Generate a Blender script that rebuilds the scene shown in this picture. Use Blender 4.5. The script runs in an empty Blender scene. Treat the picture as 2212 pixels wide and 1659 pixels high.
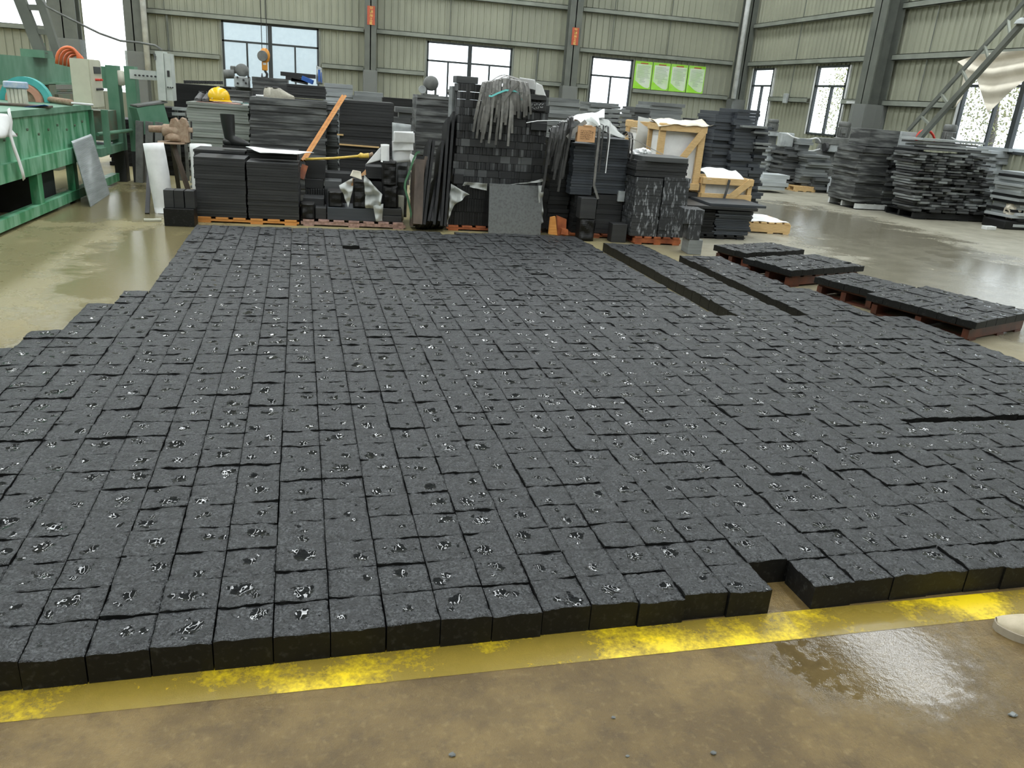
import bpy, bmesh, math, random
from mathutils import Vector, Matrix, noise
random.seed(7)
PI = math.pi
COL = bpy.context.scene.collection
SC = bpy.context.scene
# ---------------------------------------------------------------- camera
F_PX, PITCH, ROLL, YAW, HC = 1706.4, 0.34799, -0.075722, 0.227259, 1.5
FA = 0.045632                       # the paver field is turned this much against the walls
YB, XR = 24.86, 12.445              # back wall and right wall planes
fwd = Vector((math.sin(YAW)*math.cos(PITCH), math.cos(YAW)*math.cos(PITCH), -math.sin(PITCH)))
r0 = Vector((math.cos(YAW), -math.sin(YAW), 0)); d0 = fwd.cross(r0)
CR = math.cos(ROLL)*r0 + math.sin(ROLL)*d0
CD = -math.sin(ROLL)*r0 + math.cos(ROLL)*d0
cam = bpy.data.objects.new('camera', bpy.data.cameras.new('camera')); COL.objects.link(cam)
cam.matrix_world = Matrix(((CR.x, -CD.x, -fwd.x, 0), (CR.y, -CD.y, -fwd.y, 0), (CR.z, -CD.z, -fwd.z, HC), (0, 0, 0, 1)))
cam.data.sensor_width = 36; cam.data.lens = 36*F_PX/2212; cam.data.clip_end = 300
SC.camera = cam
def at(px, py, Y=None, X=None, z=None):      # a surveyed pixel of the photograph as a point on a known plane
    d = CR*(px-1106) + CD*(py-829.5) + fwd*F_PX
    t = Y/d.y if Y is not None else X/d.x if X is not None else (z-HC)/d.z
    return Vector((0, 0, HC)) + d*t
def fld(x, y, z=0):
    return Vector((x*math.cos(FA)-y*math.sin(FA), x*math.sin(FA)+y*math.cos(FA), z))
# ---------------------------------------------------------------- materials
def nn(nt, t, **kw):
    n = nt.nodes.new(t)
    for k, v in kw.items():
        if hasattr(n, k): setattr(n, k, v)
        else: n.inputs[k].default_value = v
    return n
def mth(nt, op, a, b=None, clamp=False):
    n = nt.nodes.new('ShaderNodeMath'); n.operation = op; n.use_clamp = clamp
    for i, v in enumerate((a, b)):
        if v is None: continue
        if isinstance(v, (int, float)): n.inputs[i].default_value = v
        else: nt.links.new(v, n.inputs[i])
    return n.outputs[0]
def rng(nt, v, a, b, c=0., d=1.):
    n = nt.nodes.new('ShaderNodeMapRange'); nt.links.new(v, n.inputs[0])
    for i, q in enumerate((a, b, c, d)): n.inputs[i+1].default_value = q
    return n.outputs[0]
def mixc(nt, f, a, b, mode='MIX'):
    n = nt.nodes.new('ShaderNodeMix'); n.data_type = 'RGBA'; n.blend_type = mode
    if isinstance(f, (int, float)): n.inputs[0].default_value = f
    else: nt.links.new(f, n.inputs[0])
    for i, v in ((6, a), (7, b)):
        if isinstance(v, tuple): n.inputs[i].default_value = (*v[:3], 1)
        else: nt.links.new(v, n.inputs[i])
    return n.outputs[2]
def newmat(name):
    m = bpy.data.materials.new(name); m.use_nodes = True
    return m, m.node_tree, m.node_tree.nodes['Principled BSDF']
def wpos(nt, sc=(1, 1, 1)):
    g = nt.nodes.new('ShaderNodeNewGeometry'); mp = nt.nodes.new('ShaderNodeMapping')
    mp.inputs['Scale'].default_value = sc; nt.links.new(g.outputs['Position'], mp.inputs['Vector'])
    return mp.outputs[0]
def noi(nt, vec, scale, detail=4, rough=.55):
    n = nt.nodes.new('ShaderNodeTexNoise'); n.inputs['Scale'].default_value = scale
    n.inputs['Detail'].default_value = detail; n.inputs['Roughness'].default_value = rough
    nt.links.new(vec, n.inputs['Vector']); return n.outputs[0]
def bump(nt, b, h, strength, dist):
    n = nt.nodes.new('ShaderNodeBump'); n.inputs['Strength'].default_value = strength; n.inputs['Distance'].default_value = dist
    nt.links.new(h, n.inputs['Height']); nt.links.new(n.outputs[0], b.inputs['Normal']); return n
M = {}
def pm(name, c1, c2=None, scale=6, rough=.6, metal=0, bs=0, bscale=60, aniso=(1, 1, 1), rnd=0., lo=.35, hi=.65, spec=.5, bd=.004):
    m, nt, b = newmat(name); v = wpos(nt, aniso)
    c2 = c2 or tuple(x*.75 for x in c1)
    col = mixc(nt, rng(nt, noi(nt, v, scale), lo, hi), c1, c2)
    if rnd:
        oi = nt.nodes.new('ShaderNodeObjectInfo'); k = rng(nt, oi.outputs['Random'], 0, 1, 1-rnd, 1+rnd)
        cc = nt.nodes.new('ShaderNodeCombineColor')
        for i in range(3): nt.links.new(k, cc.inputs[i])
        col = mixc(nt, 1., col, cc.outputs[0], 'MULTIPLY')
    nt.links.new(col, b.inputs['Base Color'])
    b.inputs['Roughness'].default_value = rough; b.inputs['Metallic'].default_value = metal; b.inputs['Specular IOR Level'].default_value = spec
    if bs: bump(nt, b, noi(nt, v, bscale, 3), bs, bd)
    M[name] = m; return m
pm('wall_sheet', (.335, .345, .265), (.28, .29, .225), scale=.8, rough=.45)
pm('steel_grey', (.135, .145, .125), (.10, .11, .095), scale=3, rough=.5)
pm('girt_steel', (.26, .28, .24), (.19, .205, .175), scale=2, rough=.45)
pm('frame_dark', (.035, .042, .045), rough=.4)
pm('roof_sheet', (.40, .42, .40), rough=.6, scale=.5)
pm('white_foam', (.82, .83, .83), (.72, .73, .73), rough=.6, scale=8, bs=.3, bscale=25)
pm('white_paint', (.72, .74, .74), rough=.4)
pm('cloth', (.74, .69, .58), (.62, .57, .47), scale=3, rough=.85)
pm('green_paint', (.045, .23, .105), (.20, .42, .28), lo=.42, hi=.6, scale=5, rough=.4, aniso=(1, 1.4, .35), bs=.15, bscale=30)
pm('green_dull', (.07, .19, .115), (.14, .27, .19), scale=4, rough=.5, aniso=(1, 1, .5))
pm('green_dirty', (.10, .17, .12), (.15, .13, .09), scale=5, rough=.6)
pm('beige_metal', (.56, .55, .43), (.50, .49, .38), rough=.4)
pm('grey_metal', (.52, .56, .53), (.42, .46, .43), rough=.4)
pm('dark_metal', (.03, .03, .032), rough=.45)
pm('motor_grey', (.10, .105, .10), (.17, .175, .165), scale=9, rough=.6)
pm('pale_metal', (.42, .45, .45), (.28, .30, .30), scale=9, rough=.5)
pm('rust', (.26, .17, .11), (.36, .27, .19), scale=25, rough=.75, bs=.3)
pm('rubber', (.012, .013, .013), rough=.45)
pm('wood_pale', (.66, .46, .22), (.55, .36, .16), scale=14, rough=.6, aniso=(1, 1, 6), bs=.1)
pm('wood_orange', (.62, .29, .08), (.50, .20, .045), scale=12, rough=.5, aniso=(.5, .5, 6), bs=.1)
pm('wood_wet', (.42, .13, .05), (.20, .055, .025), scale=8, rough=.35)
pm('wood_dark', (.045, .032, .024), (.11, .08, .06), scale=9, rough=.5, aniso=(1, 1, .3))
pm('steel_pink', (.42, .27, .23), (.20, .12, .10), scale=30, rough=.5)
pm('yellow', (.85, .53, .01), rough=.28, scale=2)
pm('yellow_tape', (.72, .50, .08), (.55, .38, .08), scale=30, rough=.4)
pm('orange', (.62, .27, .03), (.50, .2, .03), rough=.4)
pm('hose_orange', (.80, .19, .07), rough=.4)
pm('red', (.65, .05, .03), rough=.4)
pm('sign_red', (.52, .10, .045), rough=.5)
pm('sign_yellow', (.85, .55, .18), rough=.5)
pm('poster_green', (.32, .70, .04), (.38, .74, .12), scale=4, rough=.35)
pm('poster_paper', (.55, .72, .42), (.70, .76, .66), scale=3, rough=.35)
pm('poster_text', (.25, .33, .25), rough=.5)
pm('teal', (.05, .35, .33), (.10, .42, .40), rough=.5)
pm('blue', (.03, .13, .5), rough=.5)
pm('blue_pale', (.30, .40, .58), (.5, .55, .6), scale=20, rough=.5)
pm('copper', (.55, .28, .20), (.45, .22, .15), rough=.6)
pm('cream', (.60, .60, .50), rough=.7)
pm('pink_paper', (.72, .45, .38), rough=.6)
pm('carton', (.62, .36, .18), (.55, .31, .15), rough=.8)
pm('ink', (.02, .015, .01), rough=.8)
pm('strap', (.22, .215, .20), (.14, .138, .13), scale=12, rough=.5, rnd=.45)
pm('strap_dark', (.035, .035, .036), (.08, .08, .08), scale=12, rough=.35, rnd=.4)
pm('wood_soaked', (.12, .035, .018), (.05, .018, .012), scale=8, rough=.4)
pm('strap_green', (.09, .22, .12), rough=.4)
pm('shoe_suede', (.52, .45, .33), (.44, .38, .27), scale=40, rough=.9, bs=.2, bscale=300)
pm('sneaker', (.42, .40, .33), (.34, .32, .27), scale=30, rough=.8)
pm('shoe_dark', (.05, .05, .052), (.09, .09, .09), scale=20, rough=.6)
pm('sole', (.40, .35, .27), rough=.8)
pm('asphalt', (.3, .3, .28), rough=.9)
pm('leaf', (.30, .34, .12), (.48, .44, .22), scale=10, rough=.7)
pm('ext_wall', (.62, .70, .74), (.56, .64, .69), rough=.8)
pm('ext_white', (.75, .75, .75), rough=.8)
# stone
for nm, c1, c2, r in (('stone_dark', (.020, .021, .0225), (.032, .033, .034), .5), ('stone_black', (.010, .0105, .011), (.018, .0185, .019), .5),
                      ('stone_blue', (.036, .042, .052), (.05, .057, .066), .5), ('stone_grey', (.21, .225, .225), (.14, .15, .15), .6),
                      ('stone_green', (.20, .225, .20), (.27, .29, .265), .6), ('stone_pale', (.42, .45, .46), (.31, .335, .34), .6), ('stone_mid', (.06, .064, .066), (.10, .105, .106), .55)):
    pm(nm, c1, c2, scale=3.5, spec=.22 if nm == 'stone_black' else .45, rough=r, bs=.25, bscale=90, aniso=(.6, .6, 6), rnd=.28)
def dusty(name, c1, c2, dust, lo, hi, aniso=(.8, .8, 7), scale=2.6):
    m, nt, b = newmat(name); v = wpos(nt, aniso)
    base = mixc(nt, noi(nt, v, 9), c1, c2)
    col = mixc(nt, rng(nt, noi(nt, v, scale, 5), lo, hi, 0, .8), base, dust)
    nt.links.new(col, b.inputs['Base Color']); b.inputs['Roughness'].default_value = .6; M[name] = m
dusty('stone_dusty', (.028, .03, .031), (.045, .047, .047), (.21, .22, .215), .45, .66)
dusty('stone_scuffed', (.024, .026, .028), (.036, .038, .04), (.36, .38, .40), .54, .68, (9, 9, 2.2), 5)
dusty('stone_granular', (.105, .112, .112), (.125, .132, .132), (.07, .073, .072), .45, .65, (1, 1, 1), 40)
def paver_mat(name, top):
    m, nt, b = newmat(name); v = wpos(nt)
    fine = noi(nt, v, 130, 3, .6); mid = noi(nt, v, 42, 4, .6); big = noi(nt, v, 11, 2)
    oi = nt.nodes.new('ShaderNodeObjectInfo')
    if top:
        at_ = nt.nodes.new('ShaderNodeAttribute'); at_.attribute_name = 'hollow'
        sp = rng(nt, fine, .43, .62)
        col = mixc(nt, sp, (.006, .0068, .0078), (.088, .0935, .099))
        col = mixc(nt, rng(nt, mid, .42, .62, 0, .75), col, (.026, .0275, .030))
        wet = rng(nt, mth(nt, 'ADD', mth(nt, 'ADD', at_.outputs['Fac'], mth(nt, 'MULTIPLY', mth(nt, 'SUBTRACT', mid, .5), 1.6)), mth(nt, 'MULTIPLY', mth(nt, 'SUBTRACT', big, .5), 1.2)), .34, .42)
        col = mixc(nt, mth(nt, 'MULTIPLY', wet, .8), mixc(nt, rng(nt, noi(nt, v, 20, 3), .5, .68, 0, .6), col, (.010, .0108, .0115)), (.009, .010, .011))
        nt.links.new(col, b.inputs['Base Color'])
        b.inputs['Specular IOR Level'].default_value = .45
        nt.links.new(rng(nt, wet, 0, 1, .42, .03), b.inputs['Roughness'])
        hd = mth(nt, 'ADD', mth(nt, 'MULTIPLY', mid, 2.4), mth(nt, 'MULTIPLY', fine, .6))
        hw = mth(nt, 'ADD', mth(nt, 'MULTIPLY', noi(nt, v, 38, 1, .5), .8), .9)
        h = mth(nt, 'ADD', mth(nt, 'MULTIPLY', hd, mth(nt, 'SUBTRACT', 1., wet)), mth(nt, 'MULTIPLY', hw, wet))
        bn = bump(nt, b, h, .9, .009)
    else:
        col = mixc(nt, rng(nt, noi(nt, v, 60, 3), .55, .75), (.007, .007, .0068), (.028, .029, .028))
        nt.links.new(col, b.inputs['Base Color']); b.inputs['Roughness'].default_value = .5; b.inputs['Specular IOR Level'].default_value = .28
        bump(nt, b, fine, .2, .002)
    M[name] = m
paver_mat('paver_top', True); paver_mat('paver_side', False)
def floor_mat():
    m, nt, b = newmat('floor_concrete'); v = wpos(nt); g = nt.nodes.new('ShaderNodeNewGeometry')
    big = noi(nt, v, .55, 5, .6); mid = noi(nt, v, 3.2, 6, .62); fine = noi(nt, v, 45, 4); grit = noi(nt, v, 260, 2)
    xyz = nt.nodes.new('ShaderNodeSeparateXYZ'); nt.links.new(g.outputs['Position'], xyz.inputs[0])
    warp = mth(nt, 'ADD', mth(nt, 'MULTIPLY', mth(nt, 'SUBTRACT', noi(nt, v, 2.0, 6, .65), .5), 2.2), mth(nt, 'MULTIPLY', mth(nt, 'SUBTRACT', noi(nt, v, 30, 3), .5), .35))
    def ell(cx, cy, rx, ry, mx, soft=.5):
        a = mth(nt, 'POWER', mth(nt, 'DIVIDE', mth(nt, 'SUBTRACT', xyz.outputs[0], cx), rx), 2)
        c = mth(nt, 'POWER', mth(nt, 'DIVIDE', mth(nt, 'SUBTRACT', xyz.outputs[1], cy), ry), 2)
        d = mth(nt, 'ADD', mth(nt, 'SQRT', mth(nt, 'ADD', a, c)), warp)
        return rng(nt, d, 1+soft/2, 1-soft/2, 0, mx)
    wet = None
    for e in WETS:
        q = ell(*e); wet = q if wet is None else mth(nt, 'MAXIMUM', wet, q)
    tan = mixc(nt, rng(nt, mid, .40, .60), (.215, .146, .050), (.090, .058, .020))
    tan = mixc(nt, rng(nt, big, .35, .7), tan, (.118, .078, .027))
    tan = mixc(nt, rng(nt, noi(nt, v, 14, 6, .72), .50, .66, 0, .5), tan, (.055, .036, .015))
    tan = mixc(nt, rng(nt, fine, .55, .75, 0, .35), tan, (.30, .22, .10))
    grey = mixc(nt, rng(nt, mid, .3, .7), (.36, .34, .27), (.25, .235, .18))
    far = rng(nt, mth(nt, 'ADD', xyz.outputs[0], mth(nt, 'MULTIPLY', xyz.outputs[1], .35)), 5.0, 7.5)
    dry = mixc(nt, far, tan, grey)
    olive = rng(nt, xyz.outputs[1], 3.5, 5.5)
    dry = mixc(nt, mth(nt, 'MULTIPLY', olive, mth(nt, 'SUBTRACT', 1., far)), dry, (.30, .26, .135))
    wetc = mixc(nt, .62, dry, (.075, .058, .03))
    col = mixc(nt, mth(nt, 'MULTIPLY', wet, .8), dry, wetc)
    col = mixc(nt, rng(nt, mth(nt, 'ADD', mth(nt, 'MULTIPLY', noi(nt, v, 9, 6, .7), .8), mth(nt, 'MULTIPLY', big, .2)), .60, .72, 0, .55), col, (.06, .045, .026))
    nt.links.new(col, b.inputs['Base Color'])
    r = rng(nt, wet, 0, 1, .46, .02)
    r = mth(nt, 'ADD', r, mth(nt, 'MULTIPLY', mth(nt, 'MULTIPLY', mth(nt, 'SUBTRACT', mid, .5), .35), mth(nt, 'SUBTRACT', 1., wet)), True)
    nt.links.new(mth(nt, 'MAXIMUM', r, .03), b.inputs['Roughness'])
    h = mth(nt, 'ADD', mth(nt, 'MULTIPLY', fine, 1.4), mth(nt, 'MULTIPLY', grit, .6))
    bn = bump(nt, b, h, .3, .008); nt.links.new(rng(nt, wet, 0, 1, .45, .04), bn.inputs['Strength'])
    b.inputs['Specular IOR Level'].default_value = .4
    M['floor'] = m
WETS = []
for px, py, rx, ry, mx in ((1945, 1420, .34, .24, 1.), (330, 560, .6, 2.2, .92), (120, 560, .8, 2.2, .4), (1790, 480, 1.3, 2.6, .9), (2080, 620, 1.2, 1.5, .8), (1950, 540, 1.4, 2.4, .75), (2180, 590, 1.0, 1.2, .9), (250, 440, .9, 1.6, .8), (2190, 690, .8, .8, .7)):
    p = at(px, py, z=0); WETS.append((p.x, p.y, rx, ry, mx))
floor_mat()
def line_mat():
    m, nt, b = newmat('yellow_line'); v = wpos(nt)
    a = noi(nt, v, 2.7, 3); c = noi(nt, v, 55, 5, .7)
    s = mth(nt, 'ADD', mth(nt, 'MULTIPLY', a, .75), mth(nt, 'MULTIPLY', c, .25))
    k = rng(nt, s, .50, .61, .50, .95)
    nt.links.new(mixc(nt, rng(nt, s, .48, .6), (.40, .29, .035), (.82, .60, .006)), b.inputs['Base Color']); b.inputs['Roughness'].default_value = .35
    nt.links.new(k, b.inputs['Alpha']); M['line'] = m
line_mat()
def glassy(name, col, alpha, rough=.08):
    m, nt, b = newmat(name); out = nt.nodes['Material Output']
    t = nt.nodes.new('ShaderNodeBsdfTransparent'); t.inputs[0].default_value = (*col, 1); mx = nt.nodes.new('ShaderNodeMixShader')
    b.inputs['Base Color'].default_value = (*col, 1); b.inputs['Roughness'].default_value = rough
    mx.inputs[0].default_value = alpha; nt.links.new(t.outputs[0], mx.inputs[1]); nt.links.new(b.outputs[0], mx.inputs[2]); nt.links.new(mx.outputs[0], out.inputs[0]); M[name] = m
glassy('pane', (.97, .99, 1), .06, .03)
glassy('plastic_film', (.62, .64, .62), .22, .3)
glassy('plastic_thick', (.75, .77, .75), .45, .3)
def emis(name, col, s):
    m, nt, b = newmat(name); b.inputs['Base Color'].default_value = (*col, 1); b.inputs['Emission Color'].default_value = (*col, 1); b.inputs['Emission Strength'].default_value = s; M[name] = m
emis('skylight', (.93, .98, 1.0), 19)
emis('tube_light', (1, 1, .96), 1.1)
# ---------------------------------------------------------------- mesh builder
class MB:
    def __init__(s): s.v = []; s.f = []; s.mi = []
    def add(s, vs, fs, mi=0):
        n = len(s.v); s.v += [Vector(p) for p in vs]; s.f += [tuple(n+i for i in f) for f in fs]; s.mi += [mi]*len(fs); return s
    def box(s, x0, x1, y0, y1, z0, z1, mi=0):
        return s.add([(x, y, z) for z in (z0, z1) for y in (y0, y1) for x in (x0, x1)], [(0, 2, 3, 1), (4, 5, 7, 6), (0, 1, 5, 4), (2, 6, 7, 3), (0, 4, 6, 2), (1, 3, 7, 5)], mi)
    def obox(s, c, size, rot=None, ch=0., mi=0):       # box about a centre, turned, with chamfered edges
        hx, hy, hz = (q/2 for q in size); R = rot or Matrix.Identity(3); c = Vector(c)
        if not ch:
            b = MB().box(-hx, hx, -hy, hy, -hz, hz)
        else:
            bm = bmesh.new(); bmesh.ops.create_cube(bm, size=1)
            for q in bm.verts: q.co = Vector((q.co.x*size[0], q.co.y*size[1], q.co.z*size[2]))
            bmesh.ops.bevel(bm, geom=bm.edges[:], offset=ch, segments=1, affect='EDGES')
            b = MB(); b.v = [q.co.copy() for q in bm.verts]; bm.verts.index_update(); b.f = [tuple(q.index for q in f.verts) for f in bm.faces]; bm.free()
        return s.add([c + R @ q for q in b.v], b.f, mi)
    def beam(s, a, b, w, h, up=(0, 0, 1), mi=0):        # rectangular bar from a to b
        a = Vector(a); b = Vector(b); d = (b-a); L = d.length; d.normalize(); up = Vector(up)
        x = d.cross(up)
        if x.length < 1e-4: x = d.cross(Vector((0, 1, 0)))
        x.normalize(); u = x.cross(d)
        R = Matrix((x, d, u)).transposed()
        return s.obox((a+b)/2, (w, L, h), R, 0, mi)
    def tube(s, pts, r, n=8, cap=True, mi=0):
        pts = [Vector(p) for p in pts]; rs = r if isinstance(r, (list, tuple)) else [r]*len(pts); base = len(s.v); prev = None
        for i, p in enumerate(pts):
            d = (pts[min(i+1, len(pts)-1)] - pts[max(i-1, 0)]).normalized()
            if prev is None: u = d.orthogonal().normalized()
            else:
                u = prev - d*prev.dot(d); u = u.normalized() if u.length > 1e-5 else d.orthogonal().normalized()
            prev = u; w = d.cross(u)
            s.v += [p + (u*math.cos(2*PI*k/n) + w*math.sin(2*PI*k/n))*rs[i] for k in range(n)]
        fs = [(base+i*n+k, base+i*n+(k+1) % n, base+(i+1)*n+(k+1) % n, base+(i+1)*n+k) for i in range(len(pts)-1) for k in range(n)]
        if cap: fs += [tuple(base+k for k in range(n))[::-1], tuple(base+(len(pts)-1)*n+k for k in range(n))]
        s.f += fs; s.mi += [mi]*len(fs); return s
    def lathe(s, prof, c=(0, 0, 0), axis='Z', n=20, mi=0):
        c = Vector(c); base = len(s.v)
        for r, h in prof:
            for k in range(n):
                a = 2*PI*k/n; q = Vector((r*math.cos(a), r*math.sin(a), h))
                if axis == 'X': q = Vector((q.z, q.x, q.y))
                if axis == 'Y': q = Vector((q.x, q.z, q.y))
                s.v.append(c+q)
        fs = [(base+i*n+k, base+i*n+(k+1) % n, base+(i+1)*n+(k+1) % n, base+(i+1)*n+k) for i in range(len(prof)-1) for k in range(n)]
        fs += [tuple(base+k for k in range(n))[::-1], tuple(base+(len(prof)-1)*n+k for k in range(n))]
        s.f += fs; s.mi += [mi]*len(fs); return s
    def prism(s, poly, off, mi=0):                      # closed polygon (3-D points) pushed along off
        n = len(poly); off = Vector(off); P = [Vector(p) for p in poly]
        return s.add(P + [p+off for p in P], [tuple(range(n))[::-1], tuple(range(n, 2*n))] + [(i, (i+1) % n, n+(i+1) % n, n+i) for i in range(n)], mi)
    def sheet(s, c00, c10, c11, c01, nu=10, nv=10, amp=.02, seed=0, th=.004, fr=4., sag=None, mi=0):
        c = [Vector(q) for q in (c00, c10, c11, c01)]; nrm = (c[1]-c[0]).cross(c[3]-c[0]).normalized(); G = []
        for j in range(nv+1):
            for i in range(nu+1):
                u, v = i/nu, j/nv; p = (c[0]*(1-u)+c[1]*u)*(1-v) + (c[3]*(1-u)+c[2]*u)*v
                p = p + nrm*amp*noise.noise(p*fr+Vector((seed*3.1, seed, 0)))*2
                if sag: p = p + sag(u, v)
                G.append(p)
        w = nu+1; m = len(G)
        top = [(j*w+i, j*w+i+1, (j+1)*w+i+1, (j+1)*w+i) for j in range(nv) for i in range(nu)]
        bot = [tuple(m+q for q in f[::-1]) for f in top]
        rim = [i for i in range(nu+1)] + [j*w+nu for j in range(1, nv+1)] + [nv*w+i for i in range(nu-1, -1, -1)] + [j*w for j in range(nv-1, 0, -1)]
        side = [(rim[(k+1) % len(rim)], rim[k], m+rim[k], m+rim[(k+1) % len(rim)]) for k in range(len(rim))]
        return s.add(G + [p-nrm*th for p in G], top+bot+side, mi)
    def ribbon(s, pts, w, th=.0015, side=(1, 0, 0), mi=0):
        pts = [Vector(p) for p in pts]; sd = Vector(side).normalized(); base = len(s.v)
        for i, p in enumerate(pts):
            d = (pts[min(i+1, len(pts)-1)]-pts[max(i-1, 0)]).normalized(); x = (sd - d*sd.dot(d)).normalized(); nrm = x.cross(d)
            for a, b in ((-1, -1), (1, -1), (1, 1), (-1, 1)): s.v.append(p + x*a*w/2 + nrm*b*th/2)
        fs = [(base+i*4+k, base+i*4+(k+1) % 4, base+i*4+4+(k+1) % 4, base+i*4+4+k) for i in range(len(pts)-1) for k in range(4)]
        L = base+(len(pts)-1)*4; fs += [(base+3, base+2, base+1, base), (L, L+1, L+2, L+3)]
        s.f += fs; s.mi += [mi]*len(fs); return s
    def lump(s, c, r, sc=(1, 1, 1), amp=.3, fr=3., seed=0, n=3, mi=0):
        bm = bmesh.new(); bmesh.ops.create_icosphere(bm, subdivisions=n, radius=1)
        vs = []
        for q in bm.verts:
            k = 1+amp*noise.noise(q.co*fr+Vector((seed*5.3, 0, seed)))
            vs.append(Vector(c)+Vector((q.co.x*sc[0], q.co.y*sc[1], q.co.z*sc[2]))*r*k)
        bm.verts.index_update(); fs = [tuple(q.index for q in f.verts) for f in bm.faces]; bm.free(); return s.add(vs, fs, mi)
    def build(s, name, mat, parent=None, smooth=False):
        me = bpy.data.meshes.new(name)
        if parent is not None:
            org = parent.get('_o'); org = Vector(org)
        else:
            lo = [min(q[i] for q in s.v) for i in range(3)]; hi = [max(q[i] for q in s.v) for i in range(3)]
            org = Vector(((lo[0]+hi[0])/2, (lo[1]+hi[1])/2, lo[2]))
        me.from_pydata([q-org for q in s.v], [], s.f)
        for k in (mat if isinstance(mat, (list, tuple)) else [mat]): me.materials.append(M[k])
        me.polygons.foreach_set('material_index', s.mi)
        if smooth: me.polygons.foreach_set('use_smooth', [True]*len(s.f))
        me.update(); o = bpy.data.objects.new(name, me); COL.objects.link(o)
        if parent is not None: o.parent = parent
        else: o.location = org
        OO[o.name] = tuple(org); o['_o'] = tuple(org)
        return o
OO = {}
def tag(o, label=None, cat=None, group=None, kind=None):
    for k, v in (('label', label), ('category', cat), ('group', group), ('kind', kind)):
        if v: o[k] = v
    if cat and not kind: o['kind'] = 'thing'
    return o
def thing(name, label, cat, loc=(0, 0, 0), group=None):
    o = bpy.data.objects.new(name, None); COL.objects.link(o); o.location = loc; o['_o'] = tuple(loc); return tag(o, label, cat, group)
def RZ(a): return Matrix.Rotation(a, 3, 'Z')
def RY(a): return Matrix.Rotation(a, 3, 'Y')
def RX(a): return Matrix.Rotation(a, 3, 'X')
# ================================================================ SETTING
ZR = 8.0
def structure(o): o['kind'] = 'structure'; return o
fl = MB()
fl.add([(-16, -8, 0), (14, -8, 0), (14, 26, 0), (-16, 26, 0)], [(0, 1, 2, 3)])
fl.add([(-16, -8, -.2), (14, -8, -.2), (14, 26, -.2), (-16, 26, -.2)], [(3, 2, 1, 0)])
structure(fl.build('floor', 'floor'))
# corrugated sheet: a ribbed profile pushed upwards, with the window openings left out
def corrugated(name, axis, c0, c1, plane, inward, holes, ztop=ZR, pitch=.19, hi=.038):
    mb = MB(); xs = []; x = c0
    while x < c1-1e-6:
        for f, h in ((0, 0), (.74, 0), (.79, hi), (.92, hi), (.97, 0)):
            if x+f*pitch <= c1: xs.append((x+f*pitch, h))
        x += pitch
    xs = sorted(set((round(a, 4), b) for a, b in xs))
    for h in holes:
        for e in (h[0], h[1]): xs.append((e, 0))
    xs = sorted(xs)
    for (a, ha), (b, hb) in zip(xs[:-1], xs[1:]):
        if b-a < 1e-4: continue
        m = (a+b)/2; cuts = sorted((h[2], h[3]) for h in holes if h[0] < m < h[1]); z = 0; segs = []
        for q0, q1 in cuts:
            if q0 > z: segs.append((z, q0))
            z = q1
        if z < ztop: segs.append((z, ztop))
        for z0, z1 in segs:
            if axis == 'X': mb.add([(a, plane+inward*ha, z0), (b, plane+inward*hb, z0), (b, plane+inward*hb, z1), (a, plane+inward*ha, z1)], [(0, 1, 2, 3)])
            else: mb.add([(plane+inward*ha, a, z0), (plane+inward*hb, b, z0), (plane+inward*hb, b, z1), (plane+inward*ha, a, z1)], [(3, 2, 1, 0)])
    return structure(mb.build(name, 'wall_sheet'))
W1, W2, W3 = (-3.17, -.58, 1.15, 2.90), (2.47, 4.99, 1.15, 2.84), (7.45, 8.77, 1.15, 2.82)
WA, WB, WC = (22.80, 24.03, 1.15, 2.83), (19.08, 20.50, 1.12, 2.84), (11.6, 14.97, 1.15, 2.87)
corrugated('wall_back', 'X', -16, XR, YB, -1, [W1, W2, W3, (-6.66, -5.56, .85, 5.2), (-16, -7.42, 2.36, 5.2)])
corrugated('wall_right', 'Y', -8, YB, XR, -1, [WA, WB, WC, (2.5, 6.0, 1.15, 2.87)], ZR)
w = MB().box(-16.1, -16, -8, YB, 0, ZR); structure(w.build('wall_left', 'wall_sheet'))
w = MB().box(-16, XR, -8.1, -8, 0, ZR); structure(w.build('wall_rear', 'wall_sheet'))
rf = MB(); SKW = .45; SKY = [-13.5, -7.55, -1.55, 4.45, 10.45]
xs = [-16] + [q for s_ in SKY for q in (s_-SKW, s_+SKW)] + [XR]
for a, b in zip(xs[0::2], xs[1::2]): rf.box(a, b, -8, YB+.1, ZR, ZR+.06)
structure(rf.build('ceiling', 'roof_sheet'))
for i, s_ in enumerate(SKY):
    structure(MB().box(s_-SKW, s_+SKW, -8, YB+.1, ZR+.005, ZR+.05).build('window_%d' % (10+i), 'skylight'))
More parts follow.
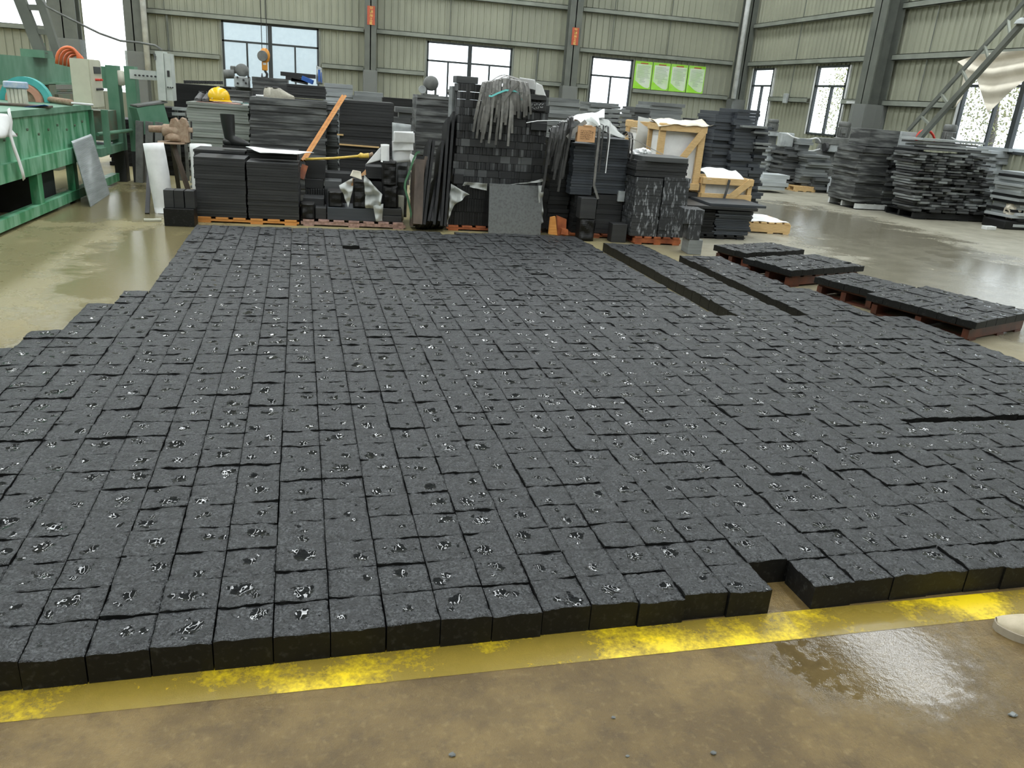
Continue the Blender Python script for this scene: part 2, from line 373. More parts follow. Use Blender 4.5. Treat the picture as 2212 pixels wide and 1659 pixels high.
# windows: frame, panes
def window(n, axis, h, plane, transom, subs, mains=(), sill=True):
    fr = MB(); t = .05
    def bar(a0, a1, z0, z1, d=.05):
        if axis == 'X': fr.box(a0, a1, plane-d, plane+.03, z0, z1)
        else: fr.box(plane-d, plane+.03, a0, a1, z0, z1)
    a0, a1, z0, z1 = h
    bar(a0, a0+t, z0, z1); bar(a1-t, a1, z0, z1); bar(a0, a1, z0, z0+t); bar(a0, a1, z1-t, z1); bar(a0, a1, transom-t/2, transom+t/2)
    for s_ in mains: bar(s_-.055, s_+.055, z0, z1, .06)
    for s_ in subs: bar(s_-.022, s_+.022, z0, transom, .045)
    f = structure(fr.build('window_%d' % n, 'frame_dark'))
    g = MB()
    if axis == 'X': g.box(a0+.02, a1-.02, plane+.005, plane+.011, z0+.02, z1-.02)
    else: g.box(plane+.005, plane+.011, a0+.02, a1-.02, z0+.02, z1-.02)
    g.build('pane', 'pane', f)
    lip = MB()
    if axis == 'X': lip.box(a0-.05, a0, plane-.04, plane+.02, z0, z1).box(a1, a1+.05, plane-.04, plane+.02, z0, z1)
    else: lip.box(plane-.04, plane+.02, a1, a1+.09, z0, z1).box(plane-.04, plane+.02, a0-.07, a0, z0, z1)
    lip.build('window_trim', 'white_paint' if axis == 'Y' else 'girt_steel', f)
window(1, 'X', W1, YB, 2.39, (-2.52, -1.23), (-1.9,)); window(2, 'X', W2, YB, 2.32, (3.10, 4.33), (3.73,)); window(3, 'X', W3, YB, 2.29, (8.11,))
window(4, 'Y', WA, XR, 2.34, (23.42,)); window(5, 'Y', WB, XR, 2.34, (19.72,)); window(6, 'Y', WC, XR, 2.36, (14.05, 12.6), (13.45,)); window(7, 'Y', (2.5, 6.0, 1.15, 2.87), XR, 2.36, (3.4, 5.1), (4.25,))
# girts along the walls, as C sections
nt_ = [20]
def girt(axis, a0, a1, z, plane, name='trim'):
    mb = MB()
    if axis == 'X':
        mb.box(a0, a1, plane-.15, plane-.03, z+.055, z+.068).box(a0, a1, plane-.15, plane-.137, z-.06, z+.068).box(a0, a1, plane-.15, plane-.03, z-.06, z-.047)
    else:
        mb.box(plane-.15, plane-.03, a0, a1, z+.055, z+.068).box(plane-.15, plane-.137, a0, a1, z-.06, z+.068).box(plane-.15, plane-.03, a0, a1, z-.06, z-.047)
    nt_[0] += 1; structure(mb.build('trim_%d' % nt_[0], 'girt_steel'))
for a0, a1 in ((-5.1, .66), (1.02, 6.6), (7.02, 12.0)):
    for z in (2.96, 4.06, 5.2): girt('X', a0, a1, z, YB)
for a0, a1 in ((-5.1, -3.25), (-.5, .66), (1.02, 2.4), (5.06, 6.6), (7.02, 7.38), (8.83, 12.0)): girt('X', a0, a1, 1.94, YB)
girt('X', -16, -7.42, 2.30, YB)
for a0, a1 in ((17.95, 24.3), (9.5, 17.35)):
    for z in (2.95, 4.02, 5.2): girt('Y', a0, a1, z, XR)
for a0, a1 in ((20.6, 22.7), (17.95, 19.0), (15.1, 17.35)): girt('Y', a0, a1, 1.97, XR)
# sag rods and vertical wall flashing
mb = MB()
for x in (-4.6, -2.0, 3.1, 4.9, 8.0, 9.8): mb.tube([(x, YB-.1, 2.96), (x, YB-.1, 6.5)], .012, 6)
for x in (-4.55, 5.75): mb.tube([(x, YB-.1, 1.95), (x, YB-.1, 2.95)], .03, 6)
for y in (21.6, 16.2): mb.tube([(XR-.1, y, 1.95), (XR-.1, y, 6.5)], .012, 6)
structure(mb.build('trim_50', 'steel_grey'))
# steel columns (I sections) with a wrapped foot
def column(n, cx, cy, w=.32, d=.32, axis='X', sleeve=1.92):
    mb = MB(); t = .03
    if axis == 'X': mb.box(cx-w/2, cx+w/2, cy-d/2, cy-d/2+t, 0, ZR).box(cx-w/2, cx+w/2, cy+d/2-t, cy+d/2, 0, ZR).box(cx-t/2, cx+t/2, cy-d/2, cy+d/2, 0, ZR)
    else: mb.box(cx-d/2, cx-d/2+t, cy-w/2, cy+w/2, 0, ZR).box(cx+d/2-t, cx+d/2, cy-w/2, cy+w/2, 0, ZR).box(cx-d/2, cx+d/2, cy-t/2, cy+t/2, 0, ZR)
    o = structure(mb.build('trim_%d' % n, 'steel_grey'))
    if sleeve:
        q = MB(); e = .04
        for dx, dy in ((-1, 0), (1, 0), (0, -1), (0, 1)):
            if dx: q.box(cx+dx*(w/2+e)-.003, cx+dx*(w/2+e)+.003, cy-d/2-e, cy+d/2+e, 0, sleeve)
            else: q.box(cx-w/2-e, cx+w/2+e, cy+dy*(d/2+e)-.003, cy+dy*(d/2+e)+.003, 0, sleeve)
        q.build('plastic_wrap', 'plastic_film', o)
column(1, .84, YB-.32, .31); column(2, 6.72, YB-.32, .38); column(3, -5.33, YB-.32, .42); column(4, -7.0, YB-.4, .66, .4, sleeve=2.1)
column(5, 12.22, YB-.3, .36); column(6, 12.12, 17.55, .5, .46, 'Y')
# sign plates on two columns: characters built from strokes
STR = {  # strokes on a 0..10 grid (x, y up)
 '切': [((0, 6), (4, 7)), ((2, 10), (2, 2)), ((2, 2), (4, 3.5)), ((5, 8), (10, 8)), ((10, 8), (9.3, 1)), ((9.3, 1), (8, 1.5)), ((7, 8), (5, 1))],
 '割': [((0, 9), (6, 9)), ((3, 10), (3, 3.5)), ((.5, 7.5), (5.5, 7.5)), ((.5, 6), (5.5, 6)), ((0, 4.5), (6, 4.5)), ((1, 3), (5, 3)), ((1, 3), (1, 0)), ((5, 3), (5, 0)), ((1, 0), (5, 0)), ((7.5, 9), (7.5, 3)), ((9.8, 10), (9.8, 0)), ((9.8, 0), (8.6, .6))],
 '加': [((0, 7), (5, 7)), ((5, 7), (4.6, 1)), ((4.6, 1), (3.4, 1.3)), ((2.3, 10), (2, 5)), ((2, 5), (.3, .5)), ((6.5, 8), (6.5, 1)), ((6.5, 8), (9.8, 8)), ((9.8, 8), (9.8, 1)), ((6.5, 1.8), (9.8, 1.8))],
 '工': [((1, 9), (9, 9)), ((5, 9), (5, 1)), ((0, 1), (10, 1))],
 '区': [((.5, 9.5), (9.5, 9.5)), ((.5, 9.5), (.5, .5)), ((.5, .5), (10, .5)), ((7.5, 8), (2.5, 2)), ((3, 7.5), (8, 2.2))]}
def sign(cx, y, z0, z1, w, label):
    t = thing('column_sign', label, 'sign', (cx, y, z0), 'red signs on the steel columns')
    MB().box(cx-w/2, cx+w/2, y-.006, y, z0, z1).build('sign_board', 'sign_red', t)
    n = 5; ch = (z1-z0)/n; s_ = min(w*.72, ch*.78); mb = MB()
    for i, c in enumerate('切割加工区'):
        ox = cx-s_/2; oz = z1-ch*(i+.5)-s_/2
        for (a, b), (c2, d) in STR[c]:
            p = Vector((ox+a*s_/10, y-.009, oz+b*s_/10)); q = Vector((ox+c2*s_/10, y-.009, oz+d*s_/10))
            mb.beam(p, q, .016, .006, up=(0, 1, 0))
    mb.build('lettering', 'sign_yellow', t)
sign(.85, YB-.49, 3.09, 3.57, .21, 'red sign with yellow characters high on the steel column right of the widest window')
sign(6.74, YB-.49, 3.05, 3.52, .205, 'red sign with yellow characters on the steel column left of the narrow window')
# rain pipes
for nm, x, z0, lb in (('left', -5.03, 1.3, 'white vertical rain pipe beside the dark column by the open doorway'), ('right', 12.0, 1.93, 'white vertical rain pipe in the corner of the hall')):
    tag(MB().tube([(x, YB-.55, z0), (x, YB-.55, ZR-.05)], .075, 16).build('rain_pipe', 'white_paint', smooth=True), lb, 'pipe', 'rain pipes')
# green notice posters
for i, (x, lb) in enumerate(((9.12, 'green and white notice poster next to the narrow window'), (9.71, 'second green notice poster from the narrow window'), (10.29, 'third green notice poster from the narrow window'), (10.88, 'green notice poster nearest the corner pipe'))):
    z0, z1, w, y = 1.99, 2.80, .56, YB-.06
    t = thing('notice_poster', lb, 'poster', (x, y, z0), 'row of green notice posters'); MB().box(x-w/2, x+w/2, y-.008, y+.01, z0, z1).build('board', 'poster_green', t)
    g = MB(); pts = [(x-w*.42, z1-.08), (x-w*.42, z0+.26)] + [(x-w*.42+w*.8*k/8, z0+.26-.21*math.sin(PI/2*k/8)) for k in range(1, 9)] + [(x+w*.45, z0+.10), (x+w*.45, z1-.08)]
    g.prism([(a, y-.012, b) for a, b in pts], (0, .004, 0)); g.build('paper_panel', 'poster_paper', t)
    tx = MB(); rr = random.Random(i)
    for k in range(15):
        z = z1-.14-k*.033; wd = rr.uniform(.55, .78)*w*(1 if k < 11 else .7); tx.box(x-w*.34+(.0 if k < 11 else .1), x-w*.34+wd, y-.0145, y-.0125, z, z+.008)
    tx.build('print', 'poster_text', t); hd = MB().box(x-w*.2, x+w*.24, y-.0145, y-.0125, z1-.075, z1-.045); hd.build('heading', 'sign_red', t)
# tube lamp on the right wall, small switch box
tag(MB().box(XR-.24, XR-.17, 18.1, 18.62, 1.93, 1.985).build('tube_lamp', 'white_paint'), 'short white tube lamp fixed to the right wall girt', 'lamp')
tag(MB().obox((XR-.2, 21.6, 2.0), (.08, .18, .26), ch=.015).build('switch_box', 'pale_metal'), 'small pale box on the right wall between its two slim windows', 'switch box')
for px, nm in ((1880, 'bracket'),): pass
# outside
structure(MB().box(-70, 70, -50, 90, -.6, -.5).build('outside_ground', 'asphalt'))
e = thing('outside_building', 'pale blue building seen outside through the widest window', 'building', (-3, 34, -.5))
MB().box(-4.7, 3.3, 34, 40, -.5, 9).build('wall', 'ext_wall', e)
for x in (-3.7, -1.6):
    q = MB()
    for k in range(4): q.box(x+k*.26, x+k*.26+.22, 33.94, 34, 3.55, 4.3)
    q.build('outside_window', 'ext_white', e)
def tree(x, y, h, r, label, seed):
    t = thing('outside_tree', label, 'tree', (x, y, -.5), 'trees outside the right wall'); rr = random.Random(seed)
    MB().tube([(x, y, -.5), (x+.1, y, h*.4), (x, y+.1, h*.8)], [.12, .09, .04], 7).build('trunk', 'wood_dark', t)
    mb = MB()
    for k in range(2600):
        while 1:
            q = Vector((rr.uniform(-1, 1), rr.uniform(-1, 1), rr.uniform(-1, 1)))
            if q.length < 1: break
        c = Vector((x+q.x*r, y+q.y*r*1.2, h*.62+q.z*h*.4)); R = Matrix.Rotation(rr.uniform(0, 6), 3, Vector((rr.random(), rr.random(), rr.random()+.1)).normalized()); s_ = rr.uniform(.025, .05)
        mb.add([c+R@Vector(p)*s_ for p in ((-1, 0, 0), (0, .5, .1), (1, 0, 0), (0, -.5, .1))], [(0, 1, 2, 3)])
    mb.build('foliage', 'leaf', t)['kind'] = 'stuff'
tree(15.6, 17.6, 3.6, .75, 'yellow-green leafy tree outside the wide draped window', 1)
tree(16.4, 25.2, 3.4, .8, 'thin leafy tree outside the middle slim window of the right wall', 2)
# ---------------------------------------------------------------- light
wd = bpy.data.worlds.new('sky'); SC.world = wd; wd.use_nodes = True; bg = wd.node_tree.nodes['Background']
bg.inputs[0].default_value = (.90, .96, 1, 1); bg.inputs[1].default_value = 4.5
SC.view_settings.view_transform = 'Standard'; SC.view_settings.look = 'None'; SC.view_settings.gamma = 1; SC.view_settings.exposure = -.5
cy = SC.cycles; cy.max_bounces = 5; cy.diffuse_bounces = 3; cy.glossy_bounces = 3; cy.transmission_bounces = 4; cy.transparent_max_bounces = 8
cy.caustics_reflective = False; cy.caustics_refractive = False; cy.use_denoising = True; cy.use_adaptive_sampling = True; cy.adaptive_threshold = .015; cy.sample_clamp_indirect = 14
try: cy.use_light_tree = True
except Exception: pass
# ================================================================ PAVERS
PW = .1525; PH = .09; GAP = .0022
def paver_mesh(seed, n, hh=.0, size=PW, height=PH):
    rr = random.Random(seed); s_ = size/2-GAP*rr.uniform(.4, 1.0); off = Vector((seed*1.7, seed*.3, seed*2.1))
    tx, ty, dz = rr.uniform(-.022, .022), rr.uniform(-.022, .022), rr.uniform(-.002, .002)
    px_, py_, pr = rr.uniform(-.04, .04), rr.uniform(-.04, .04), rr.uniform(.015, .03)
    vs = []; hol = []; H2 = (rr.uniform(-.055, .055), rr.uniform(-.055, .055), rr.uniform(.008, .016)); on = rr.random() < .85
    for j in range(n+1):
        for i in range(n+1):
            x = -s_+2*s_*i/n; y = -s_+2*s_*j/n
            p = Vector((x, y, 0))
            z = height+dz+tx*x+ty*y + .0065*noise.noise(p*17+off) + .0035*noise.noise(p*48+off*2) + (.0018*noise.noise(p*110+off) if n > 9 else 0)
            d = math.hypot(x-px_, y-py_)
            a1 = math.exp(-(d/pr)**2) if on else 0; a2 = math.exp(-(math.hypot(x-H2[0], y-H2[1])/H2[2])**2)
            z -= .007*a1+.004*a2; hol.append(max(a1, a2*.8)+(.0 if n < 8 else 0))
            e = min(s_-abs(x), s_-abs(y))
            if e < .004: z -= .0012
            vs.append((x, y, z))
    w = n+1; fs = [(j*w+i, j*w+i+1, (j+1)*w+i+1, (j+1)*w+i) for j in range(n) for i in range(n)]; mi = [0]*len(fs)
    rim = [i for i in range(w)] + [j*w+n for j in range(1, w)] + [n*w+i for i in range(n-1, -1, -1)] + [j*w for j in range(n-1, 0, -1)]
    b = len(vs)
    for k in rim: vs.append((vs[k][0], vs[k][1], 0.0)); hol.append(0.)
    L = len(rim); fs += [(rim[(k+1) % L], rim[k], b+k, b+(k+1) % L) for k in range(L)]; mi += [1]*L
    return vs, fs, mi, hol
def to_mesh(name, vs, fs, mi, hol, mats=('paver_top', 'paver_side')):
    me = bpy.data.meshes.new(name); me.from_pydata(vs, [], fs)
    for k in mats: me.materials.append(M[k])
    me.polygons.foreach_set('material_index', mi); me.polygons.foreach_set('use_smooth', [q == 0 for q in mi]); me.attributes.new('hollow', 'FLOAT', 'POINT').data.foreach_set('value', hol); me.update(); return me
X0, Y0 = .512-PW*16, 1.846
cells = []
def allowed(x, y):     # centre of a paver in the field's own frame
    if x > 4.68: return False
    if y < 4.48: left = -2.0
    elif y < 4.78: left = -1.47
    elif y < 5.35: left = -1.32
    elif y < 5.65: left = -1.165
    else: left = -1.02
    if x < left: return False
    if 1.42 < x < 1.55 and y < 1.99: return False
    if y > 5.07:
        if 2.93 < x < 3.09 or 3.56 < x < 3.70: return False
        if x > 4.18: return y < 6.05 and x < 4.42
        if x > 3.7 and y > 7.35: return False
        if 3.09 < x < 3.56 and y > 8.05: return False
    if x > 4.42 and y > 5.3: return False
    return y < 8.47
for i in range(43):
    rr = random.Random(900+i)
    for j in range(44):
        x = X0+(i+.5)*PW; y = Y0+(j+.5)*PW
        sx = x; sy = y
        if y > 3.05 and x > 2.93: sy = y+.06; 
        elif y > 3.05: sy = y
        if y > 5.07:      # the strips right of the gaps are laid beside them
            if x > 3.05: sx = x+.035
        if allowed(sx, sy): cells.append((sx, sy, i, j))
def scr(p):
    d = Vector(p)-Vector((0, 0, HC)); return 1106+F_PX*d.dot(CR)/d.dot(fwd), 829.5+F_PX*d.dot(CD)/d.dot(fwd)
inv = []
for (x, y, i, j) in cells:
    u, v = scr(fld(x, y, PH)); vis = -50 < u < 2262 and v < 1700
    inv.append(((Vector(fld(x, y, PH))-Vector((0, 0, HC))).length if vis else 99, x, y, i, j, u))
inv.sort(); near = inv[:300]; rest = inv[300:]
NV = [to_mesh('granite_paver', *paver_mesh(100+k, 16)) for k in range(34)]
row0 = sorted([q for q in near if q[4] == 0], key=lambda q: q[1]); left_of = [q for q in row0 if q[1] < 1.42]; right_of = [q for q in row0 if q[1] > 1.55]
special = {}
def cell_label(q):
    _, x, y, i, j, u = q
    if j == 0:
        if x > 1.55:
            k = right_of.index(q)
            if k == 0: return 'black granite paver just right of the gap, its whole side showing', None
            if k == 1: return 'front row granite paver second to the right of the gap', None
            return 'wet black granite paver in the front row right of the gap, further on', 'front row pavers right of the gap'
        k = len(left_of)-1-left_of.index(q)
        if k == 0: return 'black front row paver bordering the gap on its left, pale scuff on its face', None
        if k == 1: return 'front row paver with a broad pale scuff, second left of the gap', None
        return 'wet black granite paver in the front row beside the yellow line, left of the gap', 'front row pavers left of the gap'
    return 'wet black split-faced granite paver laid in the near rows behind the front row', 'pavers of the near rows'
for k, q in enumerate(near):
    d, x, y, i, j, u = q; rr = random.Random(i*977+j*31)
    o = bpy.data.objects.new('granite_paver', NV[rr.randrange(len(NV))]); COL.objects.link(o)
    p = fld(x+rr.uniform(-.0008, .0008), y+(rr.uniform(-.006, .004) if j == 0 else rr.uniform(-.001, .001)), -.003+0*rr.random()); p.z = 0
    o.location = p; o.rotation_euler = (0, 0, FA+rr.choice((0, PI/2, PI, -PI/2))+rr.uniform(-.004, .004)); o.scale = (1, 1, 1+rr.uniform(-.03, .03))
    lb, gr = cell_label(q); tag(o, lb, 'paver', gr or 'front row pavers by the gap')
FV = [paver_mesh(300+k, 9) for k in range(26)]; FV2 = [paver_mesh(400+k, 6) for k in range(26)]
vs, fs, mi, ho = [], [], [], []
for d, x, y, i, j, u in rest:
    rr = random.Random(i*977+j*31); a = FA+rr.choice((0, PI/2, PI, -PI/2))+rr.uniform(-.006, .006); V, F_, I_, H_ = (FV if d < 6.2 else FV2)[rr.randrange(26)]
    if (round(x, 2), j) == (0, 0): continue
    if rr.random() < .003 and y > 7: continue
    c, s_ = math.cos(a), math.sin(a); o = fld(x, y); b = len(vs); sz = 1+rr.uniform(-.035, .035)
    vs += [(o.x+c*p[0]-s_*p[1], o.y+s_*p[0]+c*p[1], p[2]*sz) for p in V]; fs += [tuple(b+q for q in f) for f in F_]; mi += I_; ho += H_
me = to_mesh('paver_field', vs, fs, mi, ho); o = bpy.data.objects.new('paver_field', me); COL.objects.link(o)
tag(o, 'the many wet black pavers filling the rest of the laid field towards the stacks', 'pavers', None, 'stuff')
# yellow line, worn
p0, p1 = at(0, 1490, z=0), at(2212, 1280, z=0); q0, q1 = at(0, 1562, z=0), at(2212, 1330, z=0)
def ext(a, b, t): return a+(b-a)*t
l = MB(); A, B_, C_, D_ = ext(q0, q1, -.5), ext(q0, q1, 1.5), ext(p0, p1, 1.5), ext(p0, p1, -.5)
up = (C_-B_).normalized()*.03
l.add([A+Vector((0, 0, .0015)), B_+Vector((0, 0, .0015)), C_+up+Vector((0, 0, .0015)), D_+up+Vector((0, 0, .0015))], [(0, 1, 2, 3)])
o = l.build('trim_60', 'line'); structure(o); o['label'] = 'worn yellow painted line on the floor in front of the pavers'
# shoe at the right edge
t = thing('suede_shoe', 'beige suede shoe toe stepping in at the right edge', 'shoe', at(2160, 1345, z=0))
def shoe(t, toe, ang, L=.29, W=.105, upper='shoe_suede', sole='sole', hgt=.10, laces=None, opening=True):
    toe = Vector(toe); R = RZ(ang)           # the shoe runs from the toe along +x turned by ang
    def prof(u):   # half width, height
        w = W/2*(math.sin(min(1, (u+.035)*3.2)*PI/2))**.65*(1-.16*math.sin(u*PI*.95)**2 if u < .75 else .86-.0*(u))*(1 if u < .93 else math.sqrt(max(.05, 1-((u-.93)/.08)**2)))
        h = .038+ (hgt-.038)*min(1, max(0, (u-.05)/.55))**1.2
        return max(w, .008), h
    n = 18; mb = MB(); base = []
    for i in range(n+1):
        u = i/n; w, h = prof(u); ring = []
        if i == 0: h = .030
        for k in range(13):
            a = PI*k/12; ring.append(toe+R@Vector((u*L, math.cos(a)*w, .022+max(0, math.sin(a))**.75*(h-.022+.004))))
        base.append(ring)
    vs = [p for r in base for p in r]; fs = [(i*13+k, i*13+k+1, (i+1)*13+k+1, (i+1)*13+k) for i in range(n) for k in range(12)]
    fs += [tuple(range(13)), tuple(n*13+k for k in range(13))[::-1]]
    mb.add(vs, fs); mb.build('upper', upper, t, True)
    sl = MB(); out = [toe+R@Vector((i/n*L, prof(i/n)[0]+.006, 0)) for i in range(n+1)] + [toe+R@Vector((i/n*L, -prof(i/n)[0]-.006, 0)) for i in range(n, -1, -1)]
    out = [toe+R@Vector((-.006, 0, 0))]+out
    sl.prism(out, (0, 0, .026)); sl.build('sole', sole, t)
    if opening:
        op = MB(); c = toe+R@Vector((L*.80, 0, hgt-.006)); op.lathe([(W*.30, 0), (W*.36, .012), (W*.34, .02), (W*.22, .010)], c, n=14); op.build('collar', laces or upper, t, True)
    if laces:
        la = MB()
        for k in range(4):
            u = .38+.07*k; w, h = prof(u); la.tube([toe+R@Vector((u*L, -w*.5, h*.93)), toe+R@Vector((u*L+.01, 0, h+.006)), toe+R@Vector((u*L, w*.5, h*.93))], .0035, 5)
        la.build('laces', laces, t)
p = at(2153, 1338, z=.03); shoe(t, (p.x, p.y, 0), -.62, hgt=.12)
t = None
for px, py, s_ in ((977, 1632, .009), (1541, 1628, .008), (1325, 1551, .006), (2188, 1546, .012), (1355, 1634, .005)):
    p = at(px, py, z=0); tag(MB().lump((p.x, p.y, s_*.35), s_, (1, .7, .45), .5, 2, int(px), 2).build('stone_chip', 'stone_grey'), 'tiny stone chip lying on the foreground floor', 'stone chip', 'stone chips on the foreground floor')
# pallets with a layer of pavers
def pallet(name, label, c, w, d, h, ang, mat='wood_wet', nb=7, deck=.02, group=None, side=None):
    t = thing(name, label, 'pallet', (c[0], c[1], 0), group); R = RZ(ang); c = Vector((c[0], c[1], 0))
    for i in range(nb):
        x = -w/2+w*(i+.5)/nb; MB().obox(c+R@Vector((x, 0, h-deck/2)), (w/nb*.72, d, deck), R, .002).build('deck_board', mat, t)
    for y in (-1, 0, 1):
        MB().obox(c+R@Vector((0, y*(d/2-.03), (h-deck)/2+.008)), (w, .05, h-deck-.018), R).build('stringer', side or mat, t)
    for i in (0, nb//2, nb-1):
        x = -w/2+w*(i+.5)/nb; MB().obox(c+R@Vector((x, 0, .009)), (w/nb*.72, d, .017), R).build('bottom_board', mat, t)
    return t
PV = [to_mesh('pallet_paver', *paver_mesh(500+k, 9, height=.058)) for k in range(12)]
def quad_pallet(idx, label, glabel, corners, nx, ny, half_empty=False):
    L, N, R_, F_ = [at(*q, z=.17) for q in corners]; c = (L+N+R_+F_)/4
    ax = ((R_-N)+(F_-L)).normalized(); ay = ((L-N)+(F_-R_)); ay = (ay-ax*ay.dot(ax)).normalized(); ang = math.atan2(ax.y, ax.x)
    w = nx*.153; d = ny*.153
    pallet('wooden_pallet', label, (c.x, c.y), w*.94, d*.90, .112, ang, 'wood_soaked', 6, group='low pallets carrying pavers')
    R = RZ(ang)
    for i in range(nx):
        for j in range(ny):
            q = c+R@Vector(((i-(nx-1)/2)*.153, (j-(ny-1)/2)*.153, 0)); q.z = .1125; rr = random.Random(i*13+j*7+idx*101)
            o = bpy.data.objects.new('pallet_paver', PV[rr.randrange(12)]); COL.objects.link(o); o.location = q; o.rotation_euler = (0, 0, ang+rr.choice((0, PI/2, PI))+rr.uniform(-.01, .01)); o.scale = (1, 1, rr.uniform(.92, 1.04))
            tag(o, glabel, 'stone paver', 'pavers on low pallet %s' % ('one', 'two', 'three', 'four')[idx])
quad_pallet(0, 'low dark pallet of pavers farthest from the camera, by the three stacked grey blocks', 'split black paver on the low pallet next to the three stacked grey blocks', ((1539, 528), (1620, 548), (1761, 543), (1642, 520)), 6, 3)
quad_pallet(1, 'low dark pallet of pavers with a pale corner leg, second from the stacks', 'split black paver on the low pallet second from the stacks', ((1620, 553), (1706, 587), (1868, 574), (1752, 548)), 7, 4)
quad_pallet(2, 'low pallet with orange broken board ends, third from the stacks', 'split black paver on the low pallet with orange board ends', ((1780, 596), (1881, 631), (1984, 621), (1833, 588)), 4, 4)
quad_pallet(3, 'largest low pallet of pavers, nearest the camera at the right edge', 'split black paver on the low pallet nearest the camera', ((1877, 636), (2094, 695), (2225, 668), (2020, 621)), 6, 6)
# ================================================================ STACKS OF STONE
def slab(c, size, rot, mat, name, label, cat, group, ch=.0015):
    o = MB().obox(c, size, rot, ch).build(name, mat); return tag(o, label, cat, group)
def stack(pxl, pxr, pyb, pyt, Y, depth, th, mat, label, group, name='granite_slab', cat='stone slab', z0=None, jit=.008, seed=1, ang=0., mats=None, wid=None, full=None, cols=1, top=None, seams=None):
    """courses of slabs filling the surveyed front face between two heights"""
    if name == 'granite_slab': name = {'stone_dark': 'dark_slab', 'stone_black': 'black_slab', 'stone_dusty': 'dusty_slab', 'stone_blue': 'blue_grey_slab', 'stone_green': 'green_grey_slab', 'stone_scuffed': 'scuffed_slab', 'stone_mid': 'grey_slab'}.get(mat, name)
    ym = (pyb+pyt)/2; rr = random.Random(seed)
    xb0, xb1 = at(pxl, pyb, Y=Y).x, at(pxr, pyb, Y=Y).x; xt0, xt1 = at(pxl, pyt, Y=Y).x, at(pxr, pyt, Y=Y).x
    x0, x1 = (xb0+xt0)/2, (xb1+xt1)/2; cxp = (pxl+pxr)/2
    zt = at(cxp, pyt, Y=Y).z; zb = at(cxp, pyb, Y=Y).z if z0 is None else z0
    n = max(1, round((zt-zb)/th)); t = (zt-zb)/n; R = RZ(ang); W = x1-x0
    for k in range(n):
        for c in range(cols):
            jx, jy = rr.uniform(-jit, jit), rr.uniform(-jit, jit); w = W/cols*(1 if wid is None else wid)-.004
            cx = x0+W*(c+.5)/cols+jx; m = mat if not mats else mats[rr.randrange(len(mats))]
            lb = label if not (top and k == n-1 and c == 0) else top
            slab((cx, Y+depth/2+jy, zb+t*(k+.5)), (w+rr.uniform(-jit, jit)*.6, depth, t-.0015), RZ(ang+rr.uniform(-.01, .01)*(jit/.008)), m, name, lb, cat, group)
    return x0, x1, zb, zt
# -- front row, left: two columns of square slabs on a pallet
def row_pallet(label, pxl, pxr, py, Y, depth, h, mat, nb=6, side=None, group=None):
    x0, x1 = at(pxl, py, Y=Y).x, at(pxr, py, Y=Y).x
    return pallet('wooden_pallet', label, ((x0+x1)/2, Y+depth/2), x1-x0, depth, h, 0, mat, nb, .022, group, side)
row_pallet('orange wet pallet under the two dark slab columns beside the white foam roll', 423, 646, 480, 9.03, 1.05, .06, 'wood_orange')
stack(421, 531, 470, 341, 9.04, .48, .028, 'stone_dark', 'dark slab in the left front column on the orange pallet', 'slabs in the left column of the orange pallet', z0=.0605, jit=.004, seed=1)
stack(534, 645, 474, 352, 9.04, .48, .028, 'stone_dark', 'dark slab in the right front column on the orange pallet', 'slabs in the right column of the orange pallet', z0=.0605, jit=.004, seed=2)
stack(422, 533, 470, 325, 9.56, .48, .03, 'stone_dark', 'dark slab behind the left front column of the orange pallet', 'rear slabs of the orange pallet, left', z0=.0605, jit=.005, seed=3)
stack(536, 644, 474, 326, 9.56, .48, .03, 'stone_dark', 'dark slab behind the right front column of the orange pallet', 'rear slabs of the orange pallet, right', z0=.0605, jit=.005, seed=4)
tag(MB().obox(at(580, 350, Y=9.2)+Vector((0, 0, .0)), (.30, .02, .012), RZ(.1), .002).build('steel_rod', 'strap_dark'), 'thin dark bar lying on the right column of the orange pallet', 'bar')
# three upright blocks on two split blocks
b = [slab((at(x, 489, z=0).x, 8.82, .09), (.15, .22, .18), None, 'paver_side', 'granite_block', l, 'stone block', 'blocks beside the white foam roll', .004) for x, l in ((372, 'split black block lowest at the left below the three upright blocks'), (405, 'split black block lowest at the right below the three upright blocks'))]
for x, l in ((366, 'leftmost of the three upright black blocks beside the white foam roll'), (388, 'middle one of the three upright black blocks beside the foam roll'), (411, 'upright black block touching the left slab column')):
    slab((at(x, 459, Y=8.75).x, 8.84, .18+.09), (.094, .16, .178), None, 'stone_dark', 'granite_block', l, 'stone block', 'blocks beside the white foam roll', .003)
# white foam rolls
def foam_roll(p0, p1, r, label, seed=1, group=None):
    p0, p1 = Vector(p0), Vector(p1); d = (p1-p0); mb = MB(); n = 10; pts = []; rs = []
    u = d.orthogonal().normalized(); w = d.normalized().cross(u); N = 26; base = 0
    for i in range(n+1):
        c = p0+d*i/n
        for k in range(N+6):
            a = 2*PI*k/N; rad = r*(1-.16*k/(N+6))*(1+.05*noise.noise(Vector((math.cos(a)*2, i*.7, seed))))
            mb.v.append(c+(u*math.cos(a)+w*math.sin(a))*rad+d.normalized()*(.006*noise.noise(Vector((k*.6, i, seed))) if i in (0, n) else 0))
    K = N+6
    for i in range(n):
        for k in range(K-1): mb.f.append((i*K+k, i*K+k+1, (i+1)*K+k+1, (i+1)*K+k)); mb.mi.append(0)
    mb.f.append(tuple(range(K-5))); mb.f.append(tuple(n*K+k for k in range(K-5))); mb.mi += [0, 0]
    m2 = len(mb.v)
    return tag(mb.build('foam_roll', 'white_foam', smooth=True), label, 'foam roll', group)
